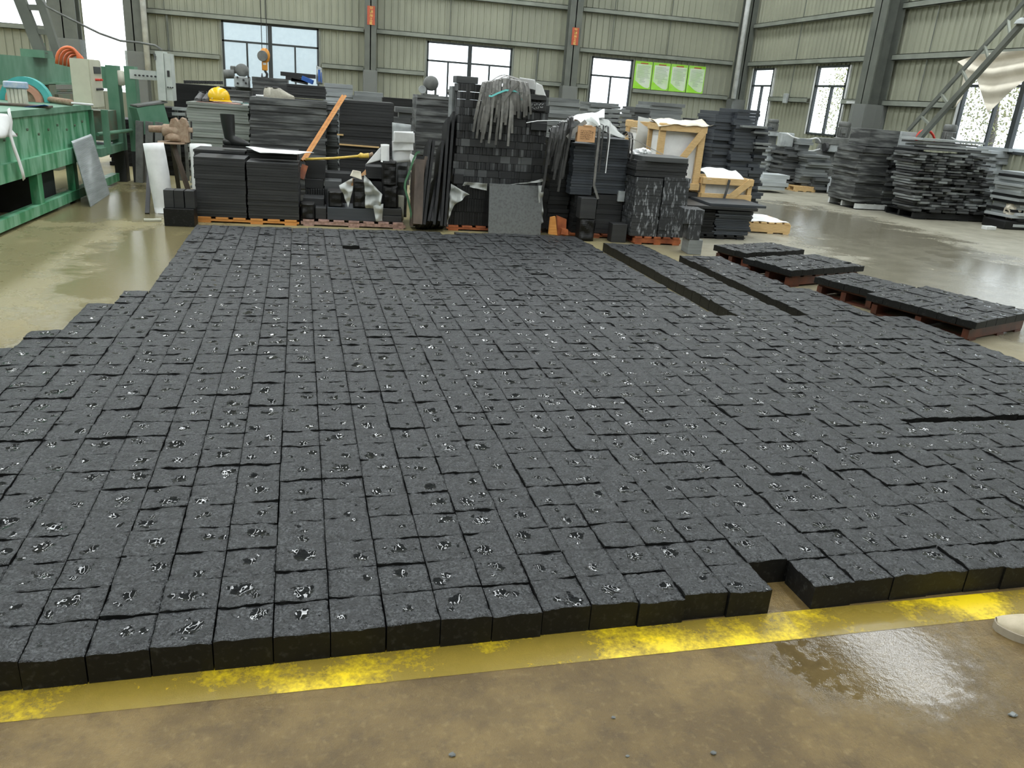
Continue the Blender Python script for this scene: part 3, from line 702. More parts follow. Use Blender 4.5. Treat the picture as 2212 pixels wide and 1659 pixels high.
pb = at(358, 459, z=0); pt = at(332, 309, Y=9.62); foam_roll((pb.x, pb.y, .004), (pt.x, pt.y, pt.z), .118, 'tall white foam roll standing beside the upright black blocks', 1)
pb = at(436, 345, Y=10.15); pt = at(434, 312, Y=10.15); foam_roll((pb.x, 10.17, .0), (pt.x, 10.17, pt.z), .135, 'white foam roll standing behind the left dark slab column', 2)
# vice on a plate with legs
t = thing('bench_vice', 'rusty bench vice on a small plate with splayed legs behind the tall foam roll', 'vice', at(380, 400, Y=10.3)*1)
Yv = 10.3
def V(px, py, dy=0): 
    q = at(px, py, Y=Yv); return Vector((q.x, q.y+dy, q.z))
MB().lathe([(.16, 0), (.165, .008), (.16, .02)], V(372, 306)-Vector((0, 0, .02)), n=16).build('plate', 'rust', t)
m_ = MB(); m_.lathe([(.11, 0), (.10, .05), (.07, .09)], V(376, 303), n=12); m_.build('swivel_base', 'rust', t, True)
m_ = MB(); a = V(341, 281); c = V(372, 278); m_.lathe([(.055, 0), (.075, .02), (.078, .16), (.06, .19)], a+Vector((.05, 0, 0)), 'X', 14); m_.build('body', 'rust', t, True)
m_ = MB().tube([V(322, 278), V(352, 279)], [.038, .042], 10); m_.build('slide_bar', 'rust', t, True)
for k, (x0_, nm) in enumerate(((371, 'fixed_jaw'), (389, 'moving_jaw'))):
    q = V(x0_+8, 282); pf = [(-.055, -.13), (.05, -.13), (.06, .02), (.045, .10), (.01, .145), (-.03, .13), (-.055, .06)]
    if k: pf = [(-x_, z_) for x_, z_ in pf]
    MB().prism([q+Vector((x_, -.06, z_)) for x_, z_ in pf], (0, .12, 0)).build(nm, 'rust', t)
MB().tube([V(398, 281), V(416, 281)], .03, 10).build('spindle', 'rust', t, True)
MB().tube([V(413, 262), V(414, 300)], .010, 7).build('handle', 'dark_metal', t)
for x0_, y0_, x1_, y1_, nm, w in ((326, 310, 318, 462, 'dark_metal', .045), (372, 310, 388, 420, 'dark_metal', .05)):
    p = at(x1_, y1_, z=0); MB().beam(V(x0_, y0_), (p.x, p.y, .001), w, .03).build('leg', nm, t)
p = at(414, 408, Y=10.1); MB().beam(V(374, 312), (p.x, p.y+.05, .01), .055, .03).build('leg', 'wood_dark', t)['label'] = 'brown wooden leg'
# rubber boot
t = thing('rubber_boot', 'black rubber boot standing on the slabs of the orange pallet', 'boot', (at(510, 322, Y=9.72).x, 9.72, .74))
zt = at(512, 326, Y=9.72).z; xb = at(497, 320, Y=9.72).x; zz = max(zt, .735)
bt = [(-.014, .345, .077, .070, 0), (-.010, .26, .074, .067, 0), (-.004, .18, .066, .058, 0), (.0, .12, .060, .052, .1), (.012, .085, .066, .050, .45), (.045, .062, .066, .048, .9), (.10, .050, .050, .050, 1.35), (.15, .044, .040, .050, PI/2), (.19, .038, .030, .040, PI/2), (.213, .034, .012, .018, PI/2)]
m_ = MB()
for (dx, h, ra, rb, tl) in bt:
    for k in range(18):
        a = 2*PI*k/18; u = ra*math.cos(a); m_.v.append(Vector((xb+dx+u*math.cos(tl), 9.72+rb*math.sin(a), max(zz+.02, zz+.012+h+u*math.sin(tl)))))
for i in range(len(bt)-1):
    for k in range(18): m_.f.append((i*18+k, i*18+(k+1) % 18, (i+1)*18+(k+1) % 18, (i+1)*18+k)); m_.mi.append(0)
m_.lump((xb-.02, 9.72, zz+.06), .058, (1, .85, .8), 0, 1, 0); m_.build('upper', 'rubber', t, True)
MB().prism([(xb+x_, 9.72+y_, zz+.001) for x_, y_ in ((-.075, -.04), (.02, -.042), (.10, -.052), (.18, -.042), (.22, 0), (.18, .042), (.10, .052), (.02, .042), (-.075, .04))], (0, 0, .026)).build('sole', 'rubber', t)
# white foam sheet bridging the slabs
A = at(531, 318, Y=9.55); B = at(678, 330, Y=9.5); C = at(640, 334, Y=9.15); D = at(562, 330, Y=9.12)
tag(MB().sheet(A, B, C, D, 14, 5, .006, 3, .006).build('foam_sheet', 'white_foam'), 'thin white foam sheet lying at the boot on the dark slabs', 'foam sheet')
# -- second row, left
row2 = 'dark stone'
g1 = stack(408, 541, 400, 224, 11.05, .8, .032, 'stone_green', 'grey-green slab in the stack under the yellow helmet', 'slabs under the helmet', z0=0, jit=.014, seed=11, top='topmost grey-green slab carrying the pink paper and yellow helmet')
stack(541, 706, 400, 214, 10.7, .8, .04, 'stone_dusty', 'dusty dark slab in the wide stack under the pale sneakers', 'slabs under the sneakers', z0=0, jit=.012, seed=12)
stack(620, 704, 214, 184, 11.1, .5, .03, 'stone_dark', 'black slab of the small upper stack behind the sneakers', 'upper slabs behind the sneakers', z0=at(660, 214, Y=10.7).z+.001, jit=.01, seed=13)
stack(490, 540, 214, 196, 11.95, .3, .04, 'stone_dusty', 'dusty slab behind the yellow helmet', 'slabs behind the helmet', z0=0, jit=.01, seed=14)
stack(545, 622, 213, 168, 12.3, .3, .05, 'stone_dusty', 'dusty slab of the tall back stack below the crane hook', 'slabs below the crane hook', z0=0, jit=.006, seed=15)
stack(733, 850, 385, 219, 10.6, .7, .036, 'stone_dark', 'black slab in the stack right of the leaning orange batten', 'slabs right of the orange batten', z0=0, jit=.008, seed=16)
stack(703, 730, 400, 222, 11.0, .5, .03, 'stone_grey', 'grey end of a narrow slab in the ragged column behind the orange batten', 'ragged narrow column', name='narrow_slab', z0=0, jit=.02, seed=17)
stack(700, 762, 205, 181, 12.6, .4, .06, 'stone_pale', 'pale slab right of the small upper black stack', 'pale slabs at the back left', name='pale_slab', z0=0, jit=.01, seed=18)
stack(764, 826, 222, 199, 12.4, .4, .06, 'stone_grey', 'grey slab of the low back stack below the left sign column', 'grey slabs at the back left', name='pale_slab', z0=0, jit=.012, seed=19)
stack(898, 976, 400, 207, 11.1, .7, .042, 'stone_dusty', 'dusty grey slab in the stack carrying the small tank motor', 'slabs under the tank motor', z0=0, jit=.008, seed=20)
stack(856, 892, 300, 232, 13.5, .4, .08, 'stone_mid', 'small grey slab in the gap left of the tank motor stack', 'small slabs in the gap', name='pale_slab', z0=0, jit=.05, seed=21)
for z0_, px, py, w in ((0, 735, 291, 14), (0, 776, 315, 86)):
    p = at(px, py, Y=10.58); q = at(px+w/2, py+w*.04, Y=10.58); r_ = at(px-w/2, py-w*.04, Y=10.58)
    tag(MB().beam(r_, q, .03, .018).build('wood_spacer', 'wood_pale'), 'short wood spacer' if w < 20 else 'long wood spacer', 'spacer')
SP = [o for o in bpy.data.objects if o.name.startswith('wood_spacer')]
SP[0]['label'] = 'short pale wood spacer between slabs at the top left of the black stack'; SP[1]['label'] = 'long pale wood spacer in the black stack beside the orange batten'
# long black ledges against the back (low walls of stacked stone)
for (x0_, y0_, x1_, y1_, Y, lb) in ((372, 172, 500, 196, 14.5, 'long black stone ledge behind the yellow helmet'), (826, 207, 897, 218, 16.5, 'black stone ledge left of the tank motor stack')):
    a_, b_ = at(x0_, y0_, Y=Y), at(x1_, y1_, Y=Y)
    tag(MB().box(a_.x, b_.x, Y, Y+.5, 0, (a_.z+b_.z)/2).build('stone_ledge', 'stone_black'), lb, 'stone ledge', 'stone ledges at the back')
# orange battens, leaning, and the taped bamboo stick
a_, b_ = at(655, 347, Y=9.75), at(743, 207, Y=10.5)
for k, l in ((0, 'orange wooden batten leaning on the black stack, left one of the pair'), (1, 'orange wooden batten leaning on the black stack, right one of the pair')):
    tag(MB().beam(a_+Vector((k*.034-.017, 0, 0)), b_+Vector((k*.034-.017, 0, 0)), .027, .03, up=(0, -1, 0)).build('wooden_batten', 'wood_orange'), l, 'batten', 'leaning orange battens')
tag(MB().beam(at(650, 386, Y=9.6), at(659, 357, Y=9.65), .07, .03, up=(0, -1, 0)).build('wooden_batten', 'wood_wet'), 'short reddish batten end between the two front pallets', 'batten')
t = thing('bamboo_stick', 'yellow bamboo stick with a taped end lying towards the white foam', 'stick', at(670, 345, Y=9.4))
MB().tube([at(660, 344, Y=9.35), at(720, 342, Y=9.4), at(778, 337, Y=9.45)], .014, 8).build('shaft', 'yellow_tape', t, True)
MB().tube([at(774, 338, Y=9.45), at(780, 336, Y=9.45), at(786, 337, Y=9.45), at(797, 336, Y=9.45)], [.018, .034, .026, .03], 10).build('tape_wrap', 'yellow_tape', t, True)
MB().tube([at(797, 336, Y=9.45), at(806, 332, Y=9.45)], .022, 8).build('tip', 'rust', t)
# helmet, dark shoes, sneakers on the second row
zt = g1[3]+.001; hc = at(472, 218, Y=11.2)
tag(MB().sheet((at(424, 226, Y=11.1).x, 11.08, zt+.006), (at(520, 226, Y=11.1).x, 11.08, zt+.006), (at(520, 226, Y=11.1).x, 11.5, zt+.01), (at(424, 226, Y=11.1).x, 11.5, zt+.01), 8, 4, .003, 2, .004).build('paper_sheet', 'pink_paper'), 'pinkish paper sheet under the yellow helmet', 'paper')
t = thing('safety_helmet', 'yellow safety helmet resting on the pink paper', 'helmet', (hc.x, 11.25, zt+.01)); c = Vector((hc.x, 11.25, zt+.012))
m_ = MB(); m_.lathe([(.134, .02), (.137, .05), (.132, .09), (.115, .13), (.085, .158), (.045, .174), (.012, .178)], c, n=28)
m_.lathe([(.02, .165), (.02, .184), (.01, .186)], c, n=10); m_.build('shell', 'yellow', t, True)
m_ = MB(); m_.lathe([(.15, .010), (.155, .016), (.138, .030), (.130, .026)], c+Vector((0, -.0, 0)), n=28); m_.lump(c+Vector((.10, -.06, .016)), .09, (1.1, .9, .10), 0, 1, 0); m_.build('brim', 'yellow', t, True)
m_ = MB()
for a in (-.5, .5): m_.lathe([(.006, -.003), (.006, .002)], c+Vector((.136*math.sin(a)+.0, -.139*math.cos(a), .045)), 'Y', 8)
m_.build('rivet', 'white_paint', t)
for k, (px, lb) in enumerate(((427, 'dark work shoe at the left end of the slab under the helmet'), (443, 'dark work shoe touching the yellow helmet'))):
    q = at(px, 216, Y=11.15); t = thing('work_shoe', lb, 'shoe', (q.x, 11.05, zt+.011), 'pair of dark work shoes'); t['_o'] = (q.x, 11.05, zt+.011)
    shoe(t, (q.x, 11.10, zt+.011), 1.45, .27, .095, 'shoe_dark', 'shoe_dark', .10, laces='rubber')
z2 = at(620, 214, Y=10.7).z+.001
for k, (px, ang, lb) in enumerate(((612, PI-.25+PI*0, 'pale sneaker in front with its toe to the right, on the wide dusty stack'), (590, PI-1.1, 'pale sneaker behind, on the wide dusty stack'))):
    q = at(px+24 if k == 0 else px+6, 214, Y=10.85); t = thing('sneaker', lb, 'shoe', (q.x, 10.85, z2), 'pair of pale sneakers')
    shoe(t, (q.x, (10.80, 10.82)[k], z2), ang, .29, .105, 'sneaker', 'sneaker', .115, laces='shoe_dark')
p = at(560, 206, Y=10.85); tag(MB().tube([(p.x-.04, 10.85, z2+.012), (p.x+.05, 10.86, z2+.012)], .012, 8).build('chalk_stick', 'white_foam'), 'short white stick beside the sneakers', 'stick')
t = thing('hand_tool', 'white handled tool with teal straps lying beside the helmet', 'tool', at(505, 222, Y=11.1))
MB().tube([(hc.x+.17, 11.14, zt+.03), (hc.x+.30, 11.14, zt+.026)], .014, 8).build('handle', 'pale_metal', t)
MB().ribbon([(hc.x+.28, 11.12, zt+.016), (hc.x+.35, 11.10, zt+.028), (hc.x+.42, 11.12, zt+.010), (hc.x+.47, 11.12, zt+.02)], .03, .004, (0, 1, 0)).build('strap', 'teal', t)
# -- mixed blocks on the pinkish steel plate
row_ = row_pallet('pinkish worn pallet under the mixed black blocks', 650, 876, 486, 9.05, .9, .07, 'steel_pink', 7)
def blk(x0_, x1_, y0_, y1_, Y, depth, mat, label, name='granite_block', group='mixed blocks on the pinkish pallet', z0=None, rough=False, seed=0):
    xm = (x0_+x1_)/2; a_, b_ = at(x0_, (y0_+y1_)/2, Y=Y), at(x1_, (y0_+y1_)/2, Y=Y); zt_ = at(xm, y0_, Y=Y).z; zb_ = at(xm, y1_, Y=Y).z if z0 is None else z0
    if not rough:
        return slab(((a_.x+b_.x)/2, Y+depth/2, (zt_+zb_)/2), (b_.x-a_.x, depth, zt_-zb_), None, mat, name, label, 'stone block', group, .004)
    mb = MB(); n, m2 = 8, 14; w = b_.x-a_.x; G = []
    for j in range(m2+1):
        for i in range(n+1):
            x = a_.x+w*i/n; z = zb_+(zt_-zb_)*j/m2; e = 0 if i in (0, n) or j in (0, m2) else 1
            G.append((x, Y+.012-e*(.012+.03*(noise.noise(Vector((x*14, z*14, seed*3.)))+.3)), z))
    W_ = n+1; fs = [(j*W_+i, j*W_+i+1, (j+1)*W_+i+1, (j+1)*W_+i) for j in range(m2) for i in range(n)]; mb.add(G, fs)
    yb = Y+depth; B4 = [(a_.x, yb, zb_), (b_.x, yb, zb_), (b_.x, yb, zt_), (a_.x, yb, zt_)]; k0 = len(mb.v); mb.v += [Vector(q) for q in B4]
    c00, c10, c11, c01 = 0, n, m2*W_+n, m2*W_
    mb.f += [(k0+1, k0, k0+3, k0+2), tuple([k0, k0+1]+[i for i in range(n, -1, -1)]), tuple([k0+2, k0+3]+[m2*W_+i for i in range(n+1)]), tuple([k0+3, k0]+[j*W_ for j in range(m2+1)]), tuple([k0+1, k0+2]+[j*W_+n for j in range(m2, -1, -1)])]
    mb.mi += [0]*5
    return tag(mb.build(name, mat), label, 'stone block', group)
PZ = .0705
blk(707, 812, 450, 478, 9.10, .4, 'stone_blue', 'wide smooth dark block lying at the centre of the pinkish pallet', z0=PZ)
zB = at(760, 450, Y=9.10).z
blk(709, 740, 414, 449, 9.14, .3, 'paver_side', 'rough faced black block left of the plastic bag', z0=zB+.001, rough=True, seed=1)
blk(763, 794, 388, 449, 9.12, .3, 'paver_side', 'upright rough black block wrapped by the plastic bag', z0=zB+.001, rough=True, seed=2)
blk(650, 679, 440, 478, 9.08, .2, 'paver_side', 'rough black block at the left end of the pinkish pallet', z0=PZ, rough=True, seed=3)
blk(681, 705, 449, 478, 9.12, .3, 'stone_dark', 'small dark block beside the rough block at the left end', z0=PZ)
blk(655, 700, 428, 477, 9.30, .3, 'stone_dark', 'flat dark block behind the rough block at the left end', z0=PZ)
for k in range(9):
    x = 660+k*5.2; blk(x, x+4.6, 408, 428+8, 9.62, .3, 'stone_dark', 'thin upright strip in the row below the grey-faced blocks', 'stone_strip', 'thin strips at the left of the pinkish pallet', z0=PZ)
blk(659, 698, 387, 408, 9.64, .3, 'stone_dark', 'left dark block resting on the row of thin strips', z0=at(680, 408, Y=9.62).z+.002)
blk(701, 738, 391, 412, 9.66, .3, 'stone_mid', 'right grey-faced block behind the plastic bag', z0=PZ)
blk(660, 702, 345, 385, 9.66, .35, 'stone_dark', 'big square dark block topmost at the left of the pinkish pallet', z0=at(680, 387, Y=9.64).z+.002)
blk(703, 766, 374, 384, 9.95, .3, 'stone_dark', 'long low dark block behind the plastic bag', z0=0)
blk(790, 826, 360, 384, 9.45, .3, 'stone_dark', 'upper dark block under the cut white foam', z0=at(805, 392, Y=9.45).z)
blk(790, 826, 385, 415, 9.45, .3, 'stone_dark', 'second dark block under the cut white foam', z0=at(805, 415, Y=9.45).z)
blk(790, 826, 416, 447, 9.45, .3, 'stone_dark', 'third dark block down under the cut white foam', z0=at(805, 448, Y=9.45).z)
blk(790, 826, 449, 477, 9.45, .3, 'stone_dark', 'lowest dark block under the cut white foam', z0=PZ)
blk(827, 856, 349, 400, 9.16, .3, 'paver_side', 'upper rough black pillar block under the white foam', z0=at(842, 402, Y=9.16).z+.002, rough=True, seed=4)
blk(828, 859, 402, 450, 9.16, .3, 'paver_side', 'lower rough black pillar block under the white foam', z0=at(842, 450, Y=9.16).z+.002, rough=True, seed=5)
blk(827, 868, 451, 466, 9.14, .35, 'stone_dark', 'upper flat block at the right end of the pinkish pallet', z0=at(842, 466, Y=9.14).z+.001)
blk(827, 868, 467, 480, 9.12, .35, 'stone_dark', 'bottom flat block at the right end of the pinkish pallet', z0=PZ)
blk(857, 880, 350, 440, 9.5, .3, 'stone_mid', 'rough grey stone behind the pillar blocks', rough=True, seed=6, z0=PZ)
blk(860, 873, 424, 450, 9.3, .1, 'cream', 'pale cream stone piece between the pillar blocks and the green strap', z0=PZ)
# cut white foam pieces
Yf = 9.3
def fsheet(name, pts, label, amp=.012, seed=0, th=.02, Ys=(Yf, Yf, Yf, Yf), mat='white_foam', nu=8, nv=10, cat='foam sheet', group='white foam pieces'):
    q = [at(*p, Y=y) for p, y in zip(pts, Ys)]; fr_ = 5.
    if mat == 'plastic_thick': nu, nv, fr_ = 22, 24, 13.
    return tag(MB().sheet(*q, nu, nv, amp, seed, th, fr_).build(name, mat, smooth=True), label, cat, group)
fsheet('foam_sheet', ((850, 352), (889, 350), (893, 284), (851, 284)), 'white foam sheet standing lowest on the pillar blocks', .02, 1)
fsheet('foam_sheet', ((848, 327), (893, 325), (892, 300), (847, 305)), 'torn white foam sheet wrapped around the standing foam', .03, 2, .012, (Yf-.05,)*4)
fsheet('foam_sheet', ((850, 308), (896, 309), (895, 287), (852, 284)), 'folded white foam sheet at the top of the foam pile', .02, 3, .012, (Yf-.08,)*4)
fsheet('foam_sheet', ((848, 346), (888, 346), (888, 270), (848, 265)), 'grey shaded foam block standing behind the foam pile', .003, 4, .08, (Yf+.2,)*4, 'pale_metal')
fsheet('foam_sheet', ((884, 340), (891, 360), (899, 338), (886, 332)), 'small white foam flap above the green strap', .01, 5, .01, (Yf-.1,)*4)
fsheet('foam_sheet', ((790, 355), (822, 346), (822, 318), (818, 322)), 'slanted triangular white foam sheet left of the foam roll', .005, 6, .012)
pa, pc = at(832, 350, Y=9.25), at(832, 312, Y=9.25); foam_roll(pa, pc, .052, 'short white foam roll standing on the dark blocks', 5)
# plastic bag with carton
fsheet('plastic_bag', ((752, 448), (762, 410), (762, 384), (733, 400)), 'clear plastic bag flap left of the upright rough block', .05, 7, .003, (9.08, 9.08, 9.2, 9.1), 'plastic_thick', cat='plastic bag', group='clear plastic bag pieces')
fsheet('plastic_bag', ((790, 450), (822, 452), (826, 420), (786, 376)), 'crumpled clear plastic bag right of the upright rough block', .07, 8, .003, (9.08, 9.06, 9.06, 9.1), 'plastic_thick', nu=14, nv=14, cat='plastic bag', group='clear plastic bag pieces')
fsheet('plastic_bag', ((812, 478), (826, 478), (828, 440), (806, 445)), 'clear plastic bag tail hanging to the pinkish pallet', .04, 9, .003, (9.04,)*4, 'plastic_thick', cat='plastic bag', group='clear plastic bag pieces')
fsheet('cloth_rag', ((756, 380), (782, 390), (780, 372), (762, 368)), 'crumpled cream rag on top of the plastic bag', .05, 10, .012, (9.1,)*4, 'cloth', cat='rag', group=None)
fsheet('carton_piece', ((744, 396), (762, 408), (764, 386), (760, 386)), 'folded orange-brown carton inside the plastic bag', .02, 11, .006, (9.16,)*4, 'carton', cat='carton', group=None)
fsheet('carton_piece', ((775, 382), (791, 378), (790, 366), (784, 372)), 'small brown carton scrap behind the rag', .01, 12, .006, (9.3,)*4, 'carton', cat='carton', group=None)
# -- leaning boards, thin slabs leaning right, green strap
def lean(x0_, y0_, x1_, y1_, Y0_, Y1_, w, th, mat, label, name='leaning_slab', cat='stone slab', group='thin slabs leaning to the right', side=(1, 0, 0), ywid=None):
    a_, b_ = at(x0_, y0_, Y=Y0_), at(x1_, y1_, Y=Y1_)
    if a_.z < .01: a_.z = .012
    return tag(MB().beam(a_, b_, w, th, up=(0, 1, 0)).build(name, mat), label, cat, group)
lean(898, 486, 903, 350, 9.05, 9.2, .10, .45, 'wood_dark', 'broad dark brown board leaning left of the thin slabs', 'wooden_board', 'board', None)
lean(888, 488, 921, 338, 8.95, 9.1, .035, .03, 'wood_dark', 'narrow brown wooden lath leaning in front of the dark board', 'wooden_lath', 'lath', None)
k = 0
for x, xt, yt in ((904, 924, 310), (911, 932, 312), (917, 938, 388), (924, 944, 388), (932, 951, 315), (940, 956, 388), (948, 964, 262), (956, 975, 250)):
    lean(x, 492, xt, yt, 9.02+.02*k, 9.35+.02*k, .03, .40, 'stone_black', 'thin dark slab leaning in the bundle between the brown board and strip stack'); k += 1
t = MB(); pts = [at(*q, Y=8.98) for q in ((907, 328), (900, 330), (893, 345), (884, 372), (876, 392), (874, 405), (880, 425), (886, 450), (889, 470), (890, 488))]; t.ribbon(pts, .022, .002, (1, 0, 0)); tag(t.build('packing_strap', 'strap_green'), 'green packing strap hanging beside the brown board', 'strap')
# -- tall stack of strips
gl = 'thin stone strip on edge in the tall strip stack under the grey straps'; gg = 'strips of the tall strip stack'
x0_, x1_ = at(986, 300, Y=9.25).x, at(1180, 300, Y=9.25).x; zb_ = at(1080, 401, Y=9.25).z; zt_ = at(1080, 186, Y=9.25).z
NR = 13; rh = (zt_-zb_)/NR; rr = random.Random(5); CE = at(960, 500, Y=9.2)
for r_ in range(NR):
    z = zb_+rh*r_; x = x0_+rr.uniform(-.02, .02)+(-.02 if r_ < 3 else 0); xe = x1_+rr.uniform(-.02, .02)
    while x < xe-.02:
        blockrow = (r_ in (1, 3, 5, 8, 10) and rr.random() < .55)
        w = rr.uniform(.09, .15) if blockrow else rr.choice((.022, .027, .031, .036))
        if x+w > xe+.02: w = max(.016, xe-x)
        hh = rh-.003; y = 9.25+rr.uniform(-.012, .012)+(.0 if r_ < 11 else .02)
        slab((x+w/2, y+.17, z+rh/2), (w-.0015, .34, hh), None, 'stone_dark' if rr.random() < .8 else 'stone_mid', 'tile_block' if blockrow else 'stone_strip', 'flat tile block lying among the strips of the tall strip stack' if blockrow else gl, 'stone block' if blockrow else 'stone strip', 'flat blocks of the tall strip stack' if blockrow else gg, .001)
        x += w
# its hidden support: a plain lower body of strips on a red wet pallet
row_pallet('reddish wet pallet under the tall strip stack', 964, 1170, 496, 9.12, .9, .06, 'wood_wet', 7)
rr = random.Random(6)
for r_ in range(3):
    xa, xb = at(970 if r_ < 2 else 985, 450, Y=9.16).x, x1_; x = xa; zz0 = .0605; H = (zb_-zz0-.002)/3
    while x < xb:
        w = rr.choice((.026, .03, .034)) if x < at(1052, 450, Y=9.16).x else .16
        slab((x+w/2, 9.16+.20+rr.uniform(-.008, .008), zz0+H*(r_+.5)), (w-.0015, .4, H-.002), None, 'stone_black', 'stone_strip', 'black strip on edge beneath the dirty plastic at the foot of the strip stack', 'stone strip', 'lower strips of the tall strip stack', .001); x += w
blk(980, 1001, 376, 398, 9.2, .2, 'stone_dark', 'small square dark block at the lower left corner of the strip stack', group=None, z0=zb_+.0)
blk(986, 1033, 165, 187, 9.3, .3, 'stone_mid', 'grey dusty block standing on top of the strip stack, left', group=None, z0=zt_+.001)
for k in range(7): blk(990+k*7, 996+k*7, 187, 200, 9.32, .2, 'stone_mid', 'thin grey strip under the dusty block on the strip stack', 'stone_strip', 'strips under the dusty top block', z0=zt_-.06)
for x in (976, 982): blk(x, x+5.5, 186, 255, 9.6, .3, 'stone_grey', 'pale upright slab edge at the left shoulder of the strip stack', 'stone_strip', 'pale upright slab edges', z0=.0)
for k, (x0q, x1q, y0q, y1q, lb) in enumerate(((1143, 1180, 221, 240, 'white chalk scrawled block at the right of the grey straps'), (1147, 1182, 265, 282, 'black jutting block at the right side of the strip stack'), (1140, 1180, 205, 216, 'black block under the white foam strip'))):
    blk(x0q, x1q, y0q, y1q, 9.215, .2, 'stone_dark', lb, group=None)
q = MB(); rr = random.Random(4)
for r_ in range(2):
    for k in range(7):
        cx_, cy_ = 1146+k*4.4, 226+r_*7; pts = [at(cx_+rr.uniform(-2, 2), cy_+rr.uniform(-3, 3), Y=9.208) for _ in range(4)]; q.tube(pts, .0022, 4)
cb = [o for o in bpy.data.objects if o.get('label', '').startswith('white chalk scrawled')][0]
q.build('chalk_marks', 'white_paint', cb)
# wrinkled dirty plastic and the grey granite panel
fsheet('plastic_wrap', ((966, 492), (978, 440), (1014, 420), (974, 397)), 'dirty plastic wrap hanging at the left foot of the strip stack', .06, 21, .004, (9.08,)*4, 'plastic_thick', 12, 16, 'plastic wrap', 'dirty plastic wrap pieces')
fsheet('plastic_wrap', ((1000, 402), (1052, 412), (1052, 396), (1004, 394)), 'rumpled plastic wrap across the strip stack above the black strips', .05, 22, .006, (9.1,)*4, 'plastic_thick', 16, 6, 'plastic wrap', 'dirty plastic wrap pieces')
fsheet('plastic_wrap', ((1080, 402), (1176, 392), (1172, 386), (1140, 394)), 'rumpled plastic wrap above the grey granite panel', .03, 23, .006, (9.1,)*4, 'plastic_thick', 16, 4, 'plastic wrap', 'dirty plastic wrap pieces')
fsheet('plastic_wrap', ((1163, 490), (1173, 480), (1172, 400), (1162, 400)), 'narrow plastic edge hanging right of the grey granite panel', .04, 24, .004, (9.05,)*4, 'plastic_thick', 4, 16, 'plastic wrap', 'dirty plastic wrap pieces')
a_, b_, c_, d_ = at(1052, 503, z=.0), at(1162, 506, z=.0), at(1167, 402, Y=9.08), at(1052, 402, Y=9.08)
a_.z = b_.z = .001; mb = MB(); Yp = 8.98
mb.add([(a_.x, Yp-.02, .001), (b_.x, Yp-.02, .001), (b_.x+.01, Yp+.09, c_.z), (a_.x+.0, Yp+.09, c_.z), (a_.x, Yp+.01, .001), (b_.x, Yp+.01, .001), (b_.x+.01, Yp+.12, c_.z), (a_.x, Yp+.12, c_.z)], [(0, 1, 2, 3), (5, 4, 7, 6), (1, 0, 4, 5), (3, 2, 6, 7), (0, 3, 7, 4), (2, 1, 5, 6)])
tag(mb.build('standing_slab', 'stone_granular'), 'square grey granite panel leaning upright against the strip stack', 'stone panel')
# grey straps heap hanging over the strip stack
def hang(cx, cz, Y, L, dx, w, seed, mat, label, group, y0=.12, n=9, up=.05):
    rr = random.Random(seed); pts = []
    for k in range(n):
        u = k/(n-1)
        if u < .35: v = u/.35; pts.append(Vector((cx+dx*v*.4, Y+y0*(1-v), cz+up*math.sin(v*PI*.6))))
        else:
            v = (u-.35)/.65; pts.append(Vector((cx+dx*(.4+.6*v)+rr.uniform(-.006, .006), Y-.015-.03*math.sin(v*PI)+rr.uniform(-.004, .004), cz+up*.95-(L+up)*v**1.15)))
    return tag(MB().ribbon(pts, w, .0035, (1, .15*rr.uniform(-1, 1), 0)).build('packing_strap', mat), label, 'strap', group)
rr = random.Random(12)
for k in range(38):
    px = 1052+75*(k+.5)/38+rr.uniform(-3, 3); h = at(px, 178+abs(px-1092)*.25, Y=9.16); end = rr.uniform(225, 318) if px < 1105 else rr.uniform(215, 262)
    L = h.z-at(px, end, Y=9.16).z; hang(h.x, h.z, 9.17-.002*k, L, (px-1092)*.0035, .026, k, 'strap', 'grey packing strap hanging in the heap over the tall strip stack', 'grey straps over the strip stack', .2)
for k in range(5):
    pts = [at(1060+14*k*.5+60*u-30*0, 176-14*math.sin(u*PI)+k*2.2, Y=9.2+.06*k) for u in [i/10 for i in range(11)]]
    tag(MB().ribbon(pts, .022, .003, (0, 1, .4)).build('packing_strap', 'strap'), 'grey packing strap looped across the top of the strap heap', 'strap', 'looped straps on top of the heap')
pts = [at(*q, Y=9.05) for q in ((1086, 218), (1093, 208), (1103, 196), (1113, 186), (1122, 178))]; tag(MB().ribbon(pts, .036, .003, (1, 0, 1)).build('packing_strap', 'strap'), 'broad pale strap crossing the heap diagonally', 'strap')
pts = [at(*q, Y=9.07) for q in ((1056, 207), (1062, 208), (1074, 202), (1092, 195), (1106, 196), (1120, 198), (1125, 206), (1128, 216))]; tag(MB().ribbon(pts, .02, .003, (0, .4, 1)).build('packing_strap', 'teal'), 'teal strap tied around the grey strap heap', 'strap')
fsheet('foam_sheet', ((1122, 188), (1160, 196), (1156, 172), (1122, 167)), 'white foam strip on the right top of the strip stack', .03, 31, .006, (9.3, 9.2, 9.2, 9.3))
fsheet('foam_sheet', ((1156, 204), (1181, 209), (1172, 185), (1158, 178)), 'pointed end of white foam hanging off the strip stack', .02, 32, .006, (9.2,)*4)
